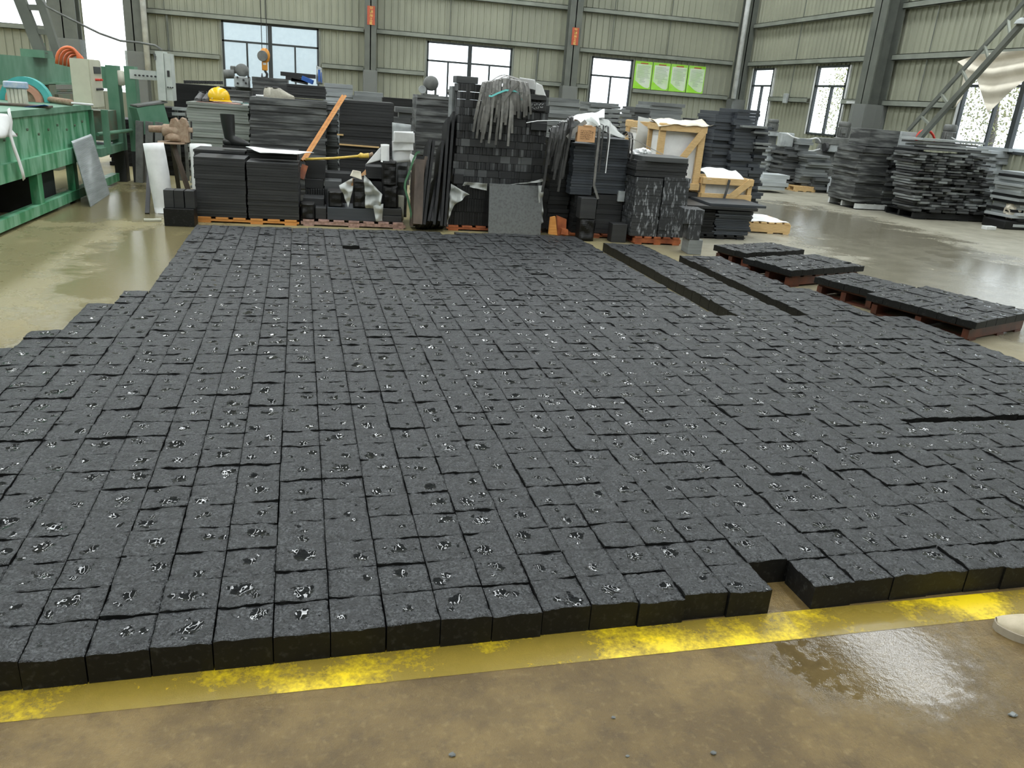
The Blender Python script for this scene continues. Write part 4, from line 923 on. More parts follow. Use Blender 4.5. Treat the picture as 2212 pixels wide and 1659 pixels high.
# tank motor on the dusty stack
t = thing('tank_motor', 'round grey compressor tank motor on top of the dusty stack', 'motor', at(930, 200, Y=11.3)); zt_m = at(936, 207, Y=11.1).z; c = at(930, 180, Y=11.35)
m_ = MB().lathe([(.02, -.16), (.075, -.15), (.095, -.12), (.095, .04), (.075, .07), (.02, .08)], c+Vector((0, 0, 0)), 'Y', 18); m_.build('tank', 'motor_grey', t, True)
MB().box(c.x-.11, c.x+.10, 11.2, 11.5, zt_m+.001, zt_m+.018).build('base', 'motor_grey', t)
for dx in (-.10, .06): MB().box(c.x+dx, c.x+dx+.02, 11.3, 11.4, zt_m+.018, c.z-.06).build('bracket', 'motor_grey', t)
MB().lathe([(.05, 0), (.05, .06)], (c.x-.12, 11.18, zt_m+.07), 'Y', 14).build('pulley', 'pale_metal', t)
MB().lump((c.x+.3, 11.3, zt_m+.06), .06, (1.3, 1, 1), .2, 3, 1).build('pump', 'motor_grey', t)
# -- stacks right of the strip stack with dark straps, plastic, carton sign
stack(1236, 1284, 420, 310, 8.98, .4, .03, 'stone_blue', 'dark slab in the narrow left column under the carton sign', 'slabs under the carton sign', z0=at(1260, 421, Y=8.98).z, jit=.008, seed=31)
stack(1288, 1355, 420, 300, 9.02, .5, .03, 'stone_blue', 'dark slab in the wider column right of the carton sign', 'slabs right of the carton sign', z0=at(1320, 419, Y=9.02).z, jit=.006, seed=32)
z3 = at(1260, 421, Y=8.98).z-.002
stack(1237, 1284, 515, 422, 9.0, .5, .045, 'stone_black', 'black slab low in the left column below the carton sign', 'low slabs below the carton sign', z0=.05, jit=.006, seed=33)
stack(1287, 1342, 510, 421, 9.02, .5, .06, 'stone_dark', 'dark thick slab low in the column right of the rough pillar', 'low slabs right of the rough pillar', z0=.05, jit=.005, seed=34)
row_pallet('dark wet pallet under the columns with the carton sign', 1200, 1345, 520, 8.97, .8, .048, 'wood_wet', 6)
blk(1254, 1288, 428, 472, 8.74, .16, 'stone_dark', 'smooth upper block of the small pillar in front of the carton sign stack', group='small front pillar', z0=at(1270, 473, Y=8.74).z)
blk(1252, 1284, 474, 524, 8.74, .16, 'paver_side', 'rough lower block of the small pillar in front of the carton sign stack', group='small front pillar', z0=.001, rough=True, seed=9)
blk(1322, 1354, 484, 520, 8.72, .15, 'stone_dark', 'small plain dark block at the foot of the carton sign stack', group=None, z0=.001)
blk(1336, 1350, 413, 436, 8.98, .1, 'stone_pale', 'small pale chipped piece between the two slab stacks', group=None)
stack(1186, 1232, 515, 300, 9.15, .6, .05, 'stone_black', 'black slab in the shaded column draped with dark straps', 'shaded slabs behind the dark straps', z0=.05, jit=.01, seed=35)
rr = random.Random(9)
for k in range(26):
    px = rr.uniform(1188, 1242); py = 262+abs(1240-px)*.55+rr.uniform(-4, 4); h = at(px, py, Y=8.94); end = rr.uniform(330, 425)
    hang(h.x, h.z, 8.95-.003*k, h.z-at(px, end, Y=8.94).z, -.05-.002*k, .026, 60+k, 'strap_dark', 'dark packing strap hanging left of the carton sign', 'dark straps left of the carton sign', .15, up=.04)
for k in range(9):
    px = rr.choice((1290, 1300, 1312, 1352, 1356, 1360)); h = at(px, 278+abs(px-1300)*.3, Y=8.93); hang(h.x, h.z, 8.93, h.z-at(px, rr.uniform(320, 372), Y=8.93).z, (.02 if px < 1340 else .06)*rr.uniform(.2, 1), .020, 90+k, 'strap_dark', 'dark packing strap hanging right of the carton sign', 'dark straps right of the carton sign', .15)
for k, (pts, w, mt, lb) in enumerate(((((1226, 298), (1240, 284), (1254, 272), (1266, 262)), .05, 'strap', 'broad grey strap rising to the white plastic above the carton sign'), (((1292, 430), (1283, 400), (1288, 350), (1294, 300), (1296, 276)), .028, 'strap', 'long grey strap hanging between the two slab columns'),
        (((1318, 262), (1317, 300), (1312, 340), (1308, 374)), .010, 'white_foam', 'thin white cord hanging before the column right of the carton sign'), (((1137, 265), (1160, 261), (1200, 260), (1225, 262)), .008, 'white_foam', 'thin white cord stretching left from the white plastic'), (((1347, 292), (1380, 306), (1405, 320), (1432, 333)), .008, 'strap', 'thin grey cord running down to the rough topped stack'))):
    tag(MB().ribbon([at(*q, Y=8.86) for q in pts], w, .004, (1, 0, .3) if k not in (3, 4) else (0, .3, 1)).build('packing_strap', mt), lb, 'strap')
A, B, C, D = at(1222, 262, Y=8.95), at(1300, 268, Y=8.9), at(1284, 240, Y=9.3), at(1240, 247, Y=9.3)
tag(MB().sheet(A, B, C, D, 16, 8, .035, 41, .004, 7.).build('plastic_sheet', 'white_foam', smooth=True), 'white plastic sheet folded on top above the carton sign', 'plastic sheet')
tag(MB().sheet(at(1262, 262, Y=8.9), at(1352, 300, Y=8.88), at(1320, 268, Y=9.2), at(1290, 250, Y=9.2), 18, 6, .03, 42, .003, 7.).build('plastic_sheet', 'plastic_thick', smooth=True), 'translucent plastic sheet trailing down right of the carton sign', 'plastic sheet')
tag(MB().sheet(at(1256, 254, Y=9.1), at(1306, 256, Y=9.1), at(1306, 236, Y=9.3), at(1262, 246, Y=9.3), 10, 5, .03, 43, .003, 7.).build('plastic_sheet', 'white_foam', smooth=True), 'curled white plastic flap highest above the carton sign', 'plastic sheet')
t = thing('carton_sign', 'small carton box with black handwriting hanging on the slab column', 'carton', at(1266, 306, Y=8.86))
a_, b_ = at(1248, 290, Y=8.84), at(1286, 290, Y=8.84); zt_c, zb_c = at(1267, 273, Y=8.84).z, at(1267, 307, Y=8.84).z
MB().box(a_.x, b_.x, 8.84, 8.92, zb_c, zt_c).build('box', 'carton', t)
ink = MB(); rr = random.Random(3); w = b_.x-a_.x; h = zt_c-zb_c
for r_ in range(5):
    x = a_.x+w*.16; z = zt_c-h*(.28+.13*r_)
    while x < a_.x+w*(.74 if r_ < 4 else .68):
        pts = [(x+rr.uniform(0, .008), 8.838, z+rr.uniform(-.008, .008)) for _ in range(4)]; ink.tube(pts, .0018, 4); x += rr.uniform(.010, .016)
ink.tube([(a_.x+w*.84, 8.838, zt_c-h*.75), (a_.x+w*.84, 8.838, zt_c-h*.3), (a_.x+w*.80, 8.838, zt_c-h*.4)], .0014, 4); ink.tube([(a_.x+w*.84, 8.838, zt_c-h*.3), (a_.x+w*.89, 8.838, zt_c-h*.4)], .0014, 4)
ink.build('handwriting', 'ink', t)
MB().box(a_.x+w*.3, a_.x+w*.78, 8.835, 8.9, zt_c, zt_c+.012).build('flap', 'carton', t)
for k, (pts, lb) in enumerate(((((1186, 506), (1204, 508), (1200, 468), (1190, 470)), 'upright orange wood scrap before the shaded column'), (((1203, 512), (1222, 512), (1224, 474), (1204, 466)), 'reddish wood scrap behind the orange one'), (((1212, 506), (1228, 508), (1227, 496), (1214, 494)), 'small reddish wood chip lying beside the pillar'))):
    q = [at(*p, Y=8.80-.0*k+.06*(k == 1)) for p in pts]; q = [Vector((v.x, v.y, max(v.z, .002))) for v in q]; tag(MB().prism(q, (0, .05, 0)).build('wood_scrap', 'wood_orange' if k == 0 else 'wood_wet'), lb, 'wood scrap')
# -- rough topped stack on the orange pallet
row_pallet('orange wet pallet under the white scuffed slab columns', 1368, 1470, 526, 8.66, .7, .09, 'wood_wet', 5)
stack(1368, 1426, 508, 384, 8.68, .5, .038, 'stone_scuffed', 'scuffed dark slab in the left column of the rough topped stack', 'left scuffed column', z0=.0905, jit=.004, seed=41)
stack(1428, 1484, 508, 384, 8.68, .5, .038, 'stone_scuffed', 'scuffed dark slab in the right column of the rough topped stack', 'right scuffed column', z0=.0905, jit=.004, seed=42)
zz1 = at(1426, 384, Y=8.68).z+.0005
stack(1374, 1486, 384, 350, 8.70, .5, .034, 'stone_dark', 'wide dark slab above the two scuffed columns', 'wide upper slabs of the rough topped stack', z0=zz1, jit=.012, seed=43)
zz2 = at(1430, 350, Y=8.70).z+.0005; a_, b_ = at(1386, 345, Y=8.66), at(1500, 345, Y=8.66)
mb = MB(); pts = []
for k in range(28):
    a = 2*PI*k/28; r_ = 1+.07*noise.noise(Vector((math.cos(a)*2, math.sin(a)*2, 1))); ex = abs(math.cos(a))**.5*math.copysign(1, math.cos(a)); ey = abs(math.sin(a))**.5*math.copysign(1, math.sin(a)); pts.append(((a_.x+b_.x)/2+ex*(b_.x-a_.x)/2*r_, 8.95+ey*.28*r_, zz2))
mb.prism(pts, (0, 0, .05)); tag(mb.build('rough_slab', 'stone_mid'), 'irregular rough edged slab topping the scuffed columns', 'stone slab')
tag(MB().sheet(at(1370, 345, Y=8.9), at(1395, 347, Y=8.9), at(1395, 333, Y=9.1), at(1370, 330, Y=9.1), 6, 3, .02, 5, .02).build('foam_sheet', 'white_foam'), 'white foam scrap at the left of the rough slab', 'foam sheet')
m_ = MB(); rr = random.Random(2)
for k in range(7): q = at(1374+k*4.5, 322+abs(k-3)*1.6, Y=9.2); m_.lump(q+Vector((0, rr.uniform(-.03, .03), -.02)), .045, (1, 1, .9), .4, 3, k, 2)
tag(m_.build('cotton_rag', 'white_foam'), 'crumpled white rag bundle behind the rough slab', 'rag')
# -- three grey blocks piled up
for k, (y0_, y1_, x0q, x1q, lb) in enumerate(((522, 552, 1487, 1515, 'bottom one of three piled grey blocks beside the scuffed columns'), (486, 512, 1487, 1513, 'middle one of three piled grey blocks beside the scuffed columns'), (452, 484, 1478, 1519, 'top one of three piled grey blocks beside the scuffed columns'))):
    Yb = 8.13; zb4 = (.001, .165, .33)[k]; a_, b_ = at(x0q, y1_, Y=Yb), at(x1q, y1_, Y=Yb)
    slab(((a_.x+b_.x)/2, Yb+.12, zb4+.081), (b_.x-a_.x, .26, .162), RZ(-.12), 'stone_scuffed' if k else 'stone_grey', 'granite_block', lb, 'stone block', 'three piled grey blocks', .004)
# -- low stack with long cover slab
row_pallet('black wet pallet under the low stack behind the three grey blocks', 1500, 1610, 515, 9.25, .8, .05, 'stone_black', 5)
stack(1545, 1622, 512, 452, 9.28, .7, .022, 'stone_blue', 'dark blue-grey slab in the low stack before the small crate, right part', 'low stack right part', z0=.051, jit=.03, seed=51)
stack(1482, 1543, 512, 452, 9.30, .7, .03, 'stone_black', 'black slab in the low stack before the small crate, left part', 'low stack left part', z0=.051, jit=.02, seed=52)
zz5 = at(1560, 452, Y=9.28).z+.001
slab((at(1556, 440, Y=9.2).x, 9.58, zz5+.02), (1.06, .75, .036), RZ(-.05), 'stone_dark', 'cover_slab', 'long dark cover slab lying on the low stack before the small crate', 'stone slab', None, .002)
slab((at(1600, 440, Y=9.2).x, 9.55, zz5+.055), (.75, .65, .03), RZ(-.04), 'stone_blue', 'cover_slab', 'second long slab on top of the cover slab by the small crate', 'stone slab', None, .002)
# -- dark blue ragged stack
stack(1535, 1580, 430, 240, 11.3, .6, .05, 'stone_blue', 'blue-black slab in the left column of the tall ragged stack', 'tall ragged stack, left column', z0=0, jit=.035, seed=61)
stack(1578, 1625, 430, 236, 11.2, .6, .045, 'stone_blue', 'blue-black slab in the middle column of the tall ragged stack', 'tall ragged stack, middle column', z0=0, jit=.03, seed=62)
stack(1622, 1650, 430, 272, 11.2, .6, .045, 'stone_blue', 'blue-black slab in the right column of the tall ragged stack', 'tall ragged stack, right column', z0=0, jit=.05, seed=63)
stack(1500, 1536, 400, 258, 11.6, .6, .08, 'stone_black', 'black slab in the shaded column left of the tall ragged stack', 'shaded column left of the ragged stack', z0=0, jit=.01, seed=64)
for k, (x, y) in enumerate(((1640, 275), (1645, 287), (1648, 311), (1650, 320), (1620, 274))):
    q = at(x, y, Y=11.1); tag(MB().obox((q.x, 11.35, q.z), (.26, .5, .03), RZ(.04), .002).build('jutting_slab', 'stone_grey'), 'pale slab edge jutting from the right side of the tall ragged stack', 'stone slab', 'pale jutting slabs of the ragged stack')
# -- crates
def crate(label, corners, depth, Y, braces, post=.09, name='wooden_crate', group='pale wooden crates'):
    xl, xr, yt, yb = corners; a_, b_ = at(xl, (yt+yb)/2, Y=Y), at(xr, (yt+yb)/2, Y=Y); zt_ = at((xl+xr)/2, yt, Y=Y).z; zb_ = max(0.002, at((xl+xr)/2, yb, Y=Y).z)
    t = thing(name, label, 'crate', ((a_.x+b_.x)/2, Y+depth/2, zb_), group)
    for x in (a_.x+post/2, b_.x-post/2):
        for y in (Y+.02, Y+depth-.02): MB().obox((x, y, (zb_+zt_)/2), (post, .04, zt_-zb_), None, .003).build('post', 'wood_pale', t)
    for y in (Y-.015, Y+depth+.015):
        for z in (zt_-.05, zb_+.06): MB().obox(((a_.x+b_.x)/2, y, z), (b_.x-a_.x, .028, .085), None, .003).build('rail', 'wood_pale', t)
    for x in (a_.x, b_.x):
        for z in (zt_-.05, zb_+.06): MB().obox((x, Y+depth/2, z), (.026, depth, .08), None, .003).build('side_rail', 'wood_pale', t)
    for (u0, v0, u1, v1) in braces:
        MB().beam((a_.x+(b_.x-a_.x)*u0, Y-.03, zb_+(zt_-zb_)*v0), (a_.x+(b_.x-a_.x)*u1, Y-.03, zb_+(zt_-zb_)*v1), .022, .085, up=(0, 0, 1)).build('brace', 'wood_pale', t)
    MB().box(a_.x+.05, b_.x-.05, Y+.06, Y+depth-.05, zb_+.03, zt_-.1).build('foam_filling', 'white_foam', t)
    return t, a_, b_, zt_, zb_
t, a_, b_, zt_, zb_ = crate('tall pale wooden crate lined with white foam between the stacks', (1418, 1518, 268, 412), .42, 10.0, ((.45, .40, .92, .92),))
MB().sheet((a_.x-.05, 9.95, zt_-.04), (b_.x+.06, 9.95, zt_+.03), (b_.x+.03, 10.45, zt_+.05), (a_.x, 10.45, zt_+.03), 14, 6, .04, 5, .004, 5.).build('cover_sheet', 'cloth', t, True)
t2, a2, b2, zt2, zb2 = crate('pale wooden crate draped in thin white plastic behind the tall one', (1372, 1420, 262, 400), .5, 10.6, ((.5, .1, .95, .9),))
MB().sheet((a2.x-.1, 10.5, zb2+.3), (b2.x+.02, 10.5, zb2+.3), (b2.x+.06, 10.55, zt2+.02), (a2.x-.02, 10.55, zt2+.06), 14, 14, .05, 6, .004, 4.).build('cover_sheet', 'plastic_thick', t2, True)
t3, a3, b3, zt3, zb3 = crate('low wooden crate with a black strap right of the tall crate', (1514, 1624, 384, 436), .5, 9.95, ((.5, .05, .93, .9),), .06)
MB().sheet((a3.x+.05, 9.93, zt3-.05), (b3.x-.05, 9.93, zt3-.10), (b3.x-.1, 10.3, zt3+.08), (a3.x+.05, 10.3, zt3+.1), 12, 6, .03, 8, .004, 5.).build('cover_sheet', 'white_foam', t3, True)
MB().ribbon([(a3.x+.36, 9.9, zt3-.02), (a3.x+.34, 9.89, zt3-.15), (a3.x+.31, 9.89, zb3)], .035, .004).build('strap', 'strap_dark', t3)
# support under the crates: slabs
stack(1420, 1510, 470, 414, 10.0, .5, .06, 'stone_dark', 'dark slab carrying the tall pale crate', 'slabs under the tall crate', z0=.0, jit=.01, seed=71)
stack(1516, 1620, 470, 438, 9.98, .5, .06, 'stone_black', 'black slab carrying the low strapped crate', 'slabs under the low crate', z0=.0, jit=.01, seed=72)
p = at(1665, 492, Y=9.9); t = pallet('wooden_pallet', 'new pale wooden pallet with a white sheet, standing on the wet floor', (at(1662, 505, z=0).x, at(1662, 505, z=0).y+.38), .66, .75, .15, -.12, 'wood_pale', 6, .02)
c = t['_o']; MB().sheet((c[0]-.30, c[1]-.33, .158), (c[0]+.26, c[1]-.38, .158), (c[0]+.30, c[1]+.30, .165), (c[0]-.26, c[1]+.33, .165), 8, 8, .01, 3, .005, 6.).build('white_sheet', 'white_foam', t)
# -- back centre stacks (dusty grey)
for k, (a0, a1, y1_, Y, th, mt, lb) in enumerate(((1180, 1248, 212, 15.0, .07, 'stone_grey', 'grey slab in the back stack behind the carton sign'), (1268, 1333, 222, 17.5, .05, 'stone_grey', 'grey slab of the back stack just below the narrow window'), (1398, 1470, 222, 16.5, .07, 'stone_grey', 'thick grey slab in the back stack below the green posters'), (1368, 1400, 232, 15.5, .05, 'stone_mid', 'small slab left of the thick grey slabs below the posters'))):
    stack(a0, a1, 330, y1_, Y, .8, th, mt, lb, 'back stack %s' % ('behind the carton sign', 'below the narrow window', 'of thick grey slabs', 'of small slabs')[k], name='back_slab', z0=0, jit=.03, seed=80+k)
rr = random.Random(8)
for r_ in range(9):
    for c in range(3):
        q = at(1300+c*26+rr.uniform(-4, 4), 240+r_*10, Y=13.6); 
        if q.z > .02: tag(MB().obox((q.x, 13.8, q.z), (.21, .4, .045), RZ(rr.uniform(-.05, .05)), .003).build('loose_tile', 'stone_grey'), 'loose grey tile in the untidy pile behind the white plastic', 'stone tile', 'untidy tile pile')
for r_ in range(2):
    stack(1296+r_*40, 1334+r_*40, 420, 330, 13.6, .4, .05, 'stone_mid', 'grey slab beneath the untidy tile pile', 'base of the untidy tile pile', name='back_slab', z0=0, jit=.02, seed=90+r_)
stack(1440, 1500, 330, 262, 14.2, .5, .09, 'stone_black', 'black slab behind the tall crate', 'black slabs behind the tall crate', name='back_slab', z0=0, jit=.02, seed=95)
# ================================================================ LEFT SAW BED
XM = -3.0
t = thing('stone_saw', 'green stone saw bed with a worn steel frame along the left edge', 'machine', (-3.4, 9, 0))
MB().box(-4.6, XM, 5.6, 11.0, .60, .99).build('tank', 'green_paint', t)
MB().box(-4.65, XM+.03, 5.6, 11.04, .985, 1.045).build('table_top', 'green_dull', t)['label'] = 'grey-green table top'
MB().box(XM-.08, XM+.05, 5.6, 10.45, .44, .60).build('side_rail', 'green_paint', t)
MB().box(XM-.06, XM+.04, 5.6, 12.0, .035, .135).build('bottom_rail', 'green_paint', t)
for y in (6.3, 7.6, 8.93, 10.1): MB().box(XM-.05, XM+.03, y, y+.13, .13, .45).build('leg', 'green_paint', t)
for y in (6.3, 8.93, 10.1): MB().box(-4.5, -4.42, y, y+.13, 0, .6).build('leg', 'green_dirty', t)
for y in (6.3, 10.1): MB().box(XM-.05, XM+.03, y, y+.13, 0, .04).build('foot', 'green_dirty', t)
MB().box(-4.6, XM-.1, 5.6, 11.0, .40, .44).build('tray', 'dark_metal', t)
MB().box(-5.2, -4.6, 5.0, 12.2, 0, 1.0).build('rear_cabinet', 'green_dirty', t)
# overhead beam behind, with rails
a0 = at(0, 150, X=-4.2)
MB().box(-4.35, -4.15, 8.5, 14.9, 1.19, 1.54).build('top_beam', 'green_dull', t)
MB().box(-4.15, -4.05, 8.5, 14.9, 1.19, 1.22).build('beam_flange', 'green_dull', t)
for y in (9.6, 13.1): MB().box(-4.35, -4.05, y, y+.3, 0, 1.2).build('beam_post', 'green_dirty', t)
for z in (1.02, 1.10): MB().tube([(-4.1, 11, z), (-4.1, 15, z)], .02, 6).build('guide_bar', 'green_dirty', t)
MB().box(-4.4, -4.0, 13.3, 14.7, .2, 1.06).build('rear_tank', 'green_dirty', t)
# small bracket and bolt row on the beam
q = at(78, 118, X=-4.2); MB().box(q.x-.1, q.x+.2, q.y-.3, q.y+.3, 1.54, 1.64).box(q.x, q.x+.1, q.y-.1, q.y+.1, 1.64, 1.74).build('bracket', 'green_dull', t)
m_ = MB()
for k in range(9): m_.lathe([(.014, 0), (.014, .015)], (XM+.0, 8.3+k*.3, .80+.03*(k % 3)), 'X', 6)
m_.build('bolt_row', 'green_dirty', t)
# frame on the far end: posts, cross pieces
Yf2 = 12.2
t2 = thing('saw_frame', 'green upright steel frame with dark feet at the far end of the saw bed', 'machine', (-2.9, 12.2, 0))
def VF(px, py, Y=12.2): return at(px, py, Y=Y)
for (px, py, qx, qy, w) in ((241, 141, 264, 392, .14), (280, 143, 300, 388, .13)):
    p = VF(px, py); q = VF(qx, qy); x = p.x
    MB().box(x-w/2, x+w/2, 12.15, 12.35, .42, p.z).build('post', 'green_dull', t2); MB().box(x-w/2, x+w/2, 12.15, 12.35, 0.001, .42).build('foot', 'dark_metal', t2)
pa = VF(240, 141); MB().box(VF(212, 150).x, pa.x-.07, 12.18, 12.24, VF(220, 190).z, pa.z-.02).build('plate', 'green_dull', t2)
pb = VF(290, 150); MB().box(pb.x-.05, VF(338, 150).x, 12.14, 12.2, pb.z-.12, pb.z).build('cross_bar', 'grey_metal', t2)
m_ = MB()
for k in range(6): m_.lathe([(.012, 0), (.012, -.04)], (pb.x+.03+k*.05, 12.12, pb.z-.07), 'Y', 7)
m_.build('switch_row', 'dark_metal', t2)
MB().lathe([(.09, 0), (.10, .02), (.09, .05)], VF(253, 168)+Vector((.05, -.04, 0)), 'Y', 20).build('guard_disc', 'cream', t2, True)
MB().box(-3.4, -2.95, 11.6, 12.1, .58, .95).build('side_box', 'green_dirty', t2)
MB().box(-3.35, -2.9, 11.0, 12.15, .43, .53).build('cross_beam', 'green_dull', t2)
MB().tube([(-3.0, 11.3, .68), (-2.78, 12.1, .70)], .025, 8).build('pipe', 'green_dull', t2)
MB().box(-3.05, -2.98, 11.08, 11.14, .45, .98).box(-2.93, -2.86, 11.28, 11.34, .45, .98).build('strut', 'green_dull', t2)
q = at(292, 228, Y=11.9); q2 = at(350, 216, Y=12.1)
m_ = MB().beam(Vector((q.x, 11.9, .84)), Vector((q2.x, 12.1, .92)), .26, .34); m_.build('belt_guard', 'green_dull', t2)
MB().beam(Vector((q.x-.02, 11.9, 1.03)), Vector((q2.x+.02, 12.1, 1.10)), .28, .02).build('guard_lid', 'motor_grey', t2)
m_ = MB(); 
for x in (-2.62, -2.50, -2.38): m_.obox((x, 11.75, .45), (.09, .05, .8), RY(.08))
m_.build('slurry_flap', 'motor_grey', t2)
stack(236, 318, 385, 258, 14.2, .6, .06, 'stone_black', 'black slab in the stack added to darken the space behind the green saw frame', 'dark stack added behind the saw frame', z0=0, jit=.02, seed=201)  # black stacks put in to darken the space behind frame and vice
stack(322, 404, 385, 232, 13.2, .5, .07, 'stone_black', 'dark slab in the stack added behind the bench vice and flaps', 'dark slabs added behind the bench vice', z0=0, jit=.03, seed=202)
t = thing('bar_rack', 'low rack of pale metal bars behind the bench vice', 'rack', (at(388, 300, Y=12.6).x, 12.6, 0))
for a_, b_ in (((372, 234), (404, 236)), ((372, 246), (400, 247)), ((378, 262), (408, 265))): MB().beam(at(*a_, Y=12.6), at(*b_, Y=12.6), .05, .04).build('bar', 'pale_metal', t)
for px in (380, 396): q = at(px, 233, Y=12.64); MB().box(q.x-.02, q.x+.02, 12.63, 12.67, 0, q.z).build('post', 'motor_grey', t)
# control cabinets
t = thing('control_cabinet', 'beige control cabinet with red and black knobs above the green saw bed', 'cabinet', (-2.9, 11.3, 1.0))
a_ = at(153, 125, Y=11.0); b_ = at(190, 125, Y=11.0); z1_ = 1.58
xl, xr = at(155, 180, Y=11.05).x, at(195, 180, Y=11.05).x
MB().box(xl, xr, 11.05, 11.55, 1.005, 1.56).build('body', 'beige_metal', t)
MB().box(xr+.001, xr+.012, 11.06, 11.54, 1.01, 1.55).build('door', 'beige_metal', t)
m_ = MB().box(xr+.012, xr+.018, 11.2, 11.5, 1.40, 1.48); m_.build('display', 'dark_metal', t)
for r_, mt in ((1.33, 'red'), (1.22, 'dark_metal')):
    for k in range(4): MB().lathe([(.015, 0), (.012, .03)], (xr+.012, 11.24+k*.07, r_), 'X', 8).build('knob', mt, t)['label'] = 'red knob' if mt == 'red' else 'black knob'
MB().box(xl+.05, xr-.05, 11.2, 11.4, 1.0, 1.006).build('foot_plate', 'dark_metal', t)
t = thing('control_cabinet', 'grey-green control cabinet hanging from the far saw frame, cable entering its top', 'cabinet', (-2.35, 12.1, 1.1))
q = VF(333, 112, 12.0); r_ = VF(374, 210, 12.0); xm = VF(357, 160, 12.0).x; xl = VF(340, 160, 12.0).x; xr = VF(371, 160, 12.0).x
MB().box(xl, xm, 11.95, 12.25, 1.12, 1.73).build('body', 'grey_metal', t); MB().box(xm+.004, xr, 11.97, 12.23, 1.12, 1.71).build('door', 'grey_metal', t)
MB().box(xm+.03, xr-.02, 11.962, 11.97, 1.42, 1.50).build('display', 'dark_metal', t)
for k in range(3): MB().lathe([(.009, 0), (.009, -.03)], (xm+.03+k*.03, 11.97, 1.29), 'Y', 8).build('knob', 'dark_metal', t)
m_ = MB(); rr = random.Random(2)
for k in range(4): m_.tube([VF(334+rr.uniform(-3, 3), 118+rr.uniform(-5, 12), 11.92) for _ in range(5)], .008, 5)
m_.build('cable_knot', 'motor_grey', t)
tag(MB().tube([at(*p, Y=12.0) for p in ((92, 0), (100, 14), (130, 30), (170, 50), (215, 72), (260, 88), (300, 92), (335, 98), (350, 108))], .014, 6).build('power_cable', 'motor_grey', smooth=True), 'long grey cable sagging from the upper left to the far cabinet', 'cable')
# orange hoses
for k in range(4):
    pts = []
    for i in range(13):
        a = PI*i/12; pts.append(at(146-k*3+k*9-26*math.cos(a)*(.9-.1*k), 128+2*k-26*math.sin(a)*(1-.13*k)+(10 if i in (0, 12) else 0), Y=11.6+.06*k))
    tag(MB().tube(pts, .020, 8).build('orange_hose', 'hose_orange', smooth=True), 'orange hose arching up behind the beige control cabinet', 'hose', 'arching orange hoses')
# things on the table top
zt = 1.046
def TT(px, py): return at(px, py, z=zt)
p = TT(70, 222); t = thing('grinding_wheel', 'teal and copper grinding disc propped on the green saw table', 'disc', p)
def half(c, r0_, r1_, th_):
    return [c+Vector((r1_*math.cos(PI*i/16), 0, r1_*math.sin(PI*i/16))) for i in range(17)] + [c+Vector((r0_*math.cos(PI*i/16), 0, r0_*math.sin(PI*i/16))) for i in range(16, -1, -1)]
q = TT(38, 220)+Vector((0, .25, .001))
MB().prism(half(q, .20, .27, 0), (0, .10, 0)).build('rim', 'teal', t)
MB().prism(half(q+Vector((-.01, -.04, 0)), .13, .19, 0), (0, .05, 0)).build('copper_ring', 'copper', t)
MB().prism(half(q+Vector((-.01, 0, 0)), .001, .20, 0), (0, .02, 0)).build('disc', 'rust', t)
p = TT(32, 228); t = thing('brush_block', 'pale blue and cream brush block on the green saw table', 'brush', p)
MB().obox(p+Vector((0, .1, .20)), (.21, .12, .07), RZ(.1), .01).build('handle', 'blue_pale', t)
m_ = MB()
for k in range(5): m_.obox(p+Vector((-.07+k*.036, .1, .085)), (.033, .09, .165), RZ(.1), .006)
m_.build('bristles', 'cream', t)
p = TT(60, 231); tag(MB().obox(p+Vector((-.05, .05, .012)), (.50, .16, .022), RZ(.05), .004).build('wooden_board', 'wood_dark'), 'flat dusty board under the brush block', 'board')
p, q = TT(90, 221), TT(148, 229); t = thing('drill_rod', 'rusty brown spindle with a white rod on the green saw table', 'rod', p)
MB().tube([p+Vector((0, .1, .04)), q+Vector((0, .1, .035))], .035, 10).build('shaft', 'rust', t, True); MB().tube([q+Vector((0, .1, .03)), TT(196, 231)+Vector((0, .1, .02))], .013, 8).build('tip', 'white_paint', t)
p = TT(70, 232); tag(MB().sheet(p+Vector((-.1, -.03, .004)), p+Vector((.13, -.03, .03)), p+Vector((.15, .03, .01)), p+Vector((-.1, .03, .004)), 8, 3, .01, 3, .003).build('blue_rag', 'blue'), 'small dark blue rag on the edge of the green table', 'rag')
tag(MB().sheet(at(-30, 240, X=XM+.07), at(25, 250, X=XM+.07), at(30, 295, X=XM+.07), at(-30, 300, X=XM+.08), 10, 8, .05, 13, .004, 5.).build('white_cloth', 'white_foam', smooth=True), 'white crumpled cloth hanging over the left edge of the saw bed', 'cloth', 'white cloth on the saw bed')
tag(MB().ribbon([at(*p, X=XM+.10) for p in ((18, 235), (24, 262), (22, 290), (30, 318), (40, 345), (48, 370), (52, 388))], .06, .006, (0, 1, .2)).build('white_cloth', 'white_foam', smooth=True), 'long narrow tail of white cloth hanging down the green tank', 'cloth', 'white cloth on the saw bed')
tag(MB().lump(at(25, 395, X=-3.5)*1, .30, (1, 1.3, .5), .45, 3.5, 3, 4).build('rubbish_bag', 'rubber', smooth=True), 'shiny black rubbish bag lying under the green saw bed', 'bag')
bb = bpy.data.objects['rubbish_bag']; bb.location.z = .002
tag(MB().box(-3.55, -3.12, 8.98+.2, 9.9, 0.001, .38).build('dark_crate', 'dark_metal'), 'dark box standing in the opening under the green saw bed', 'box')
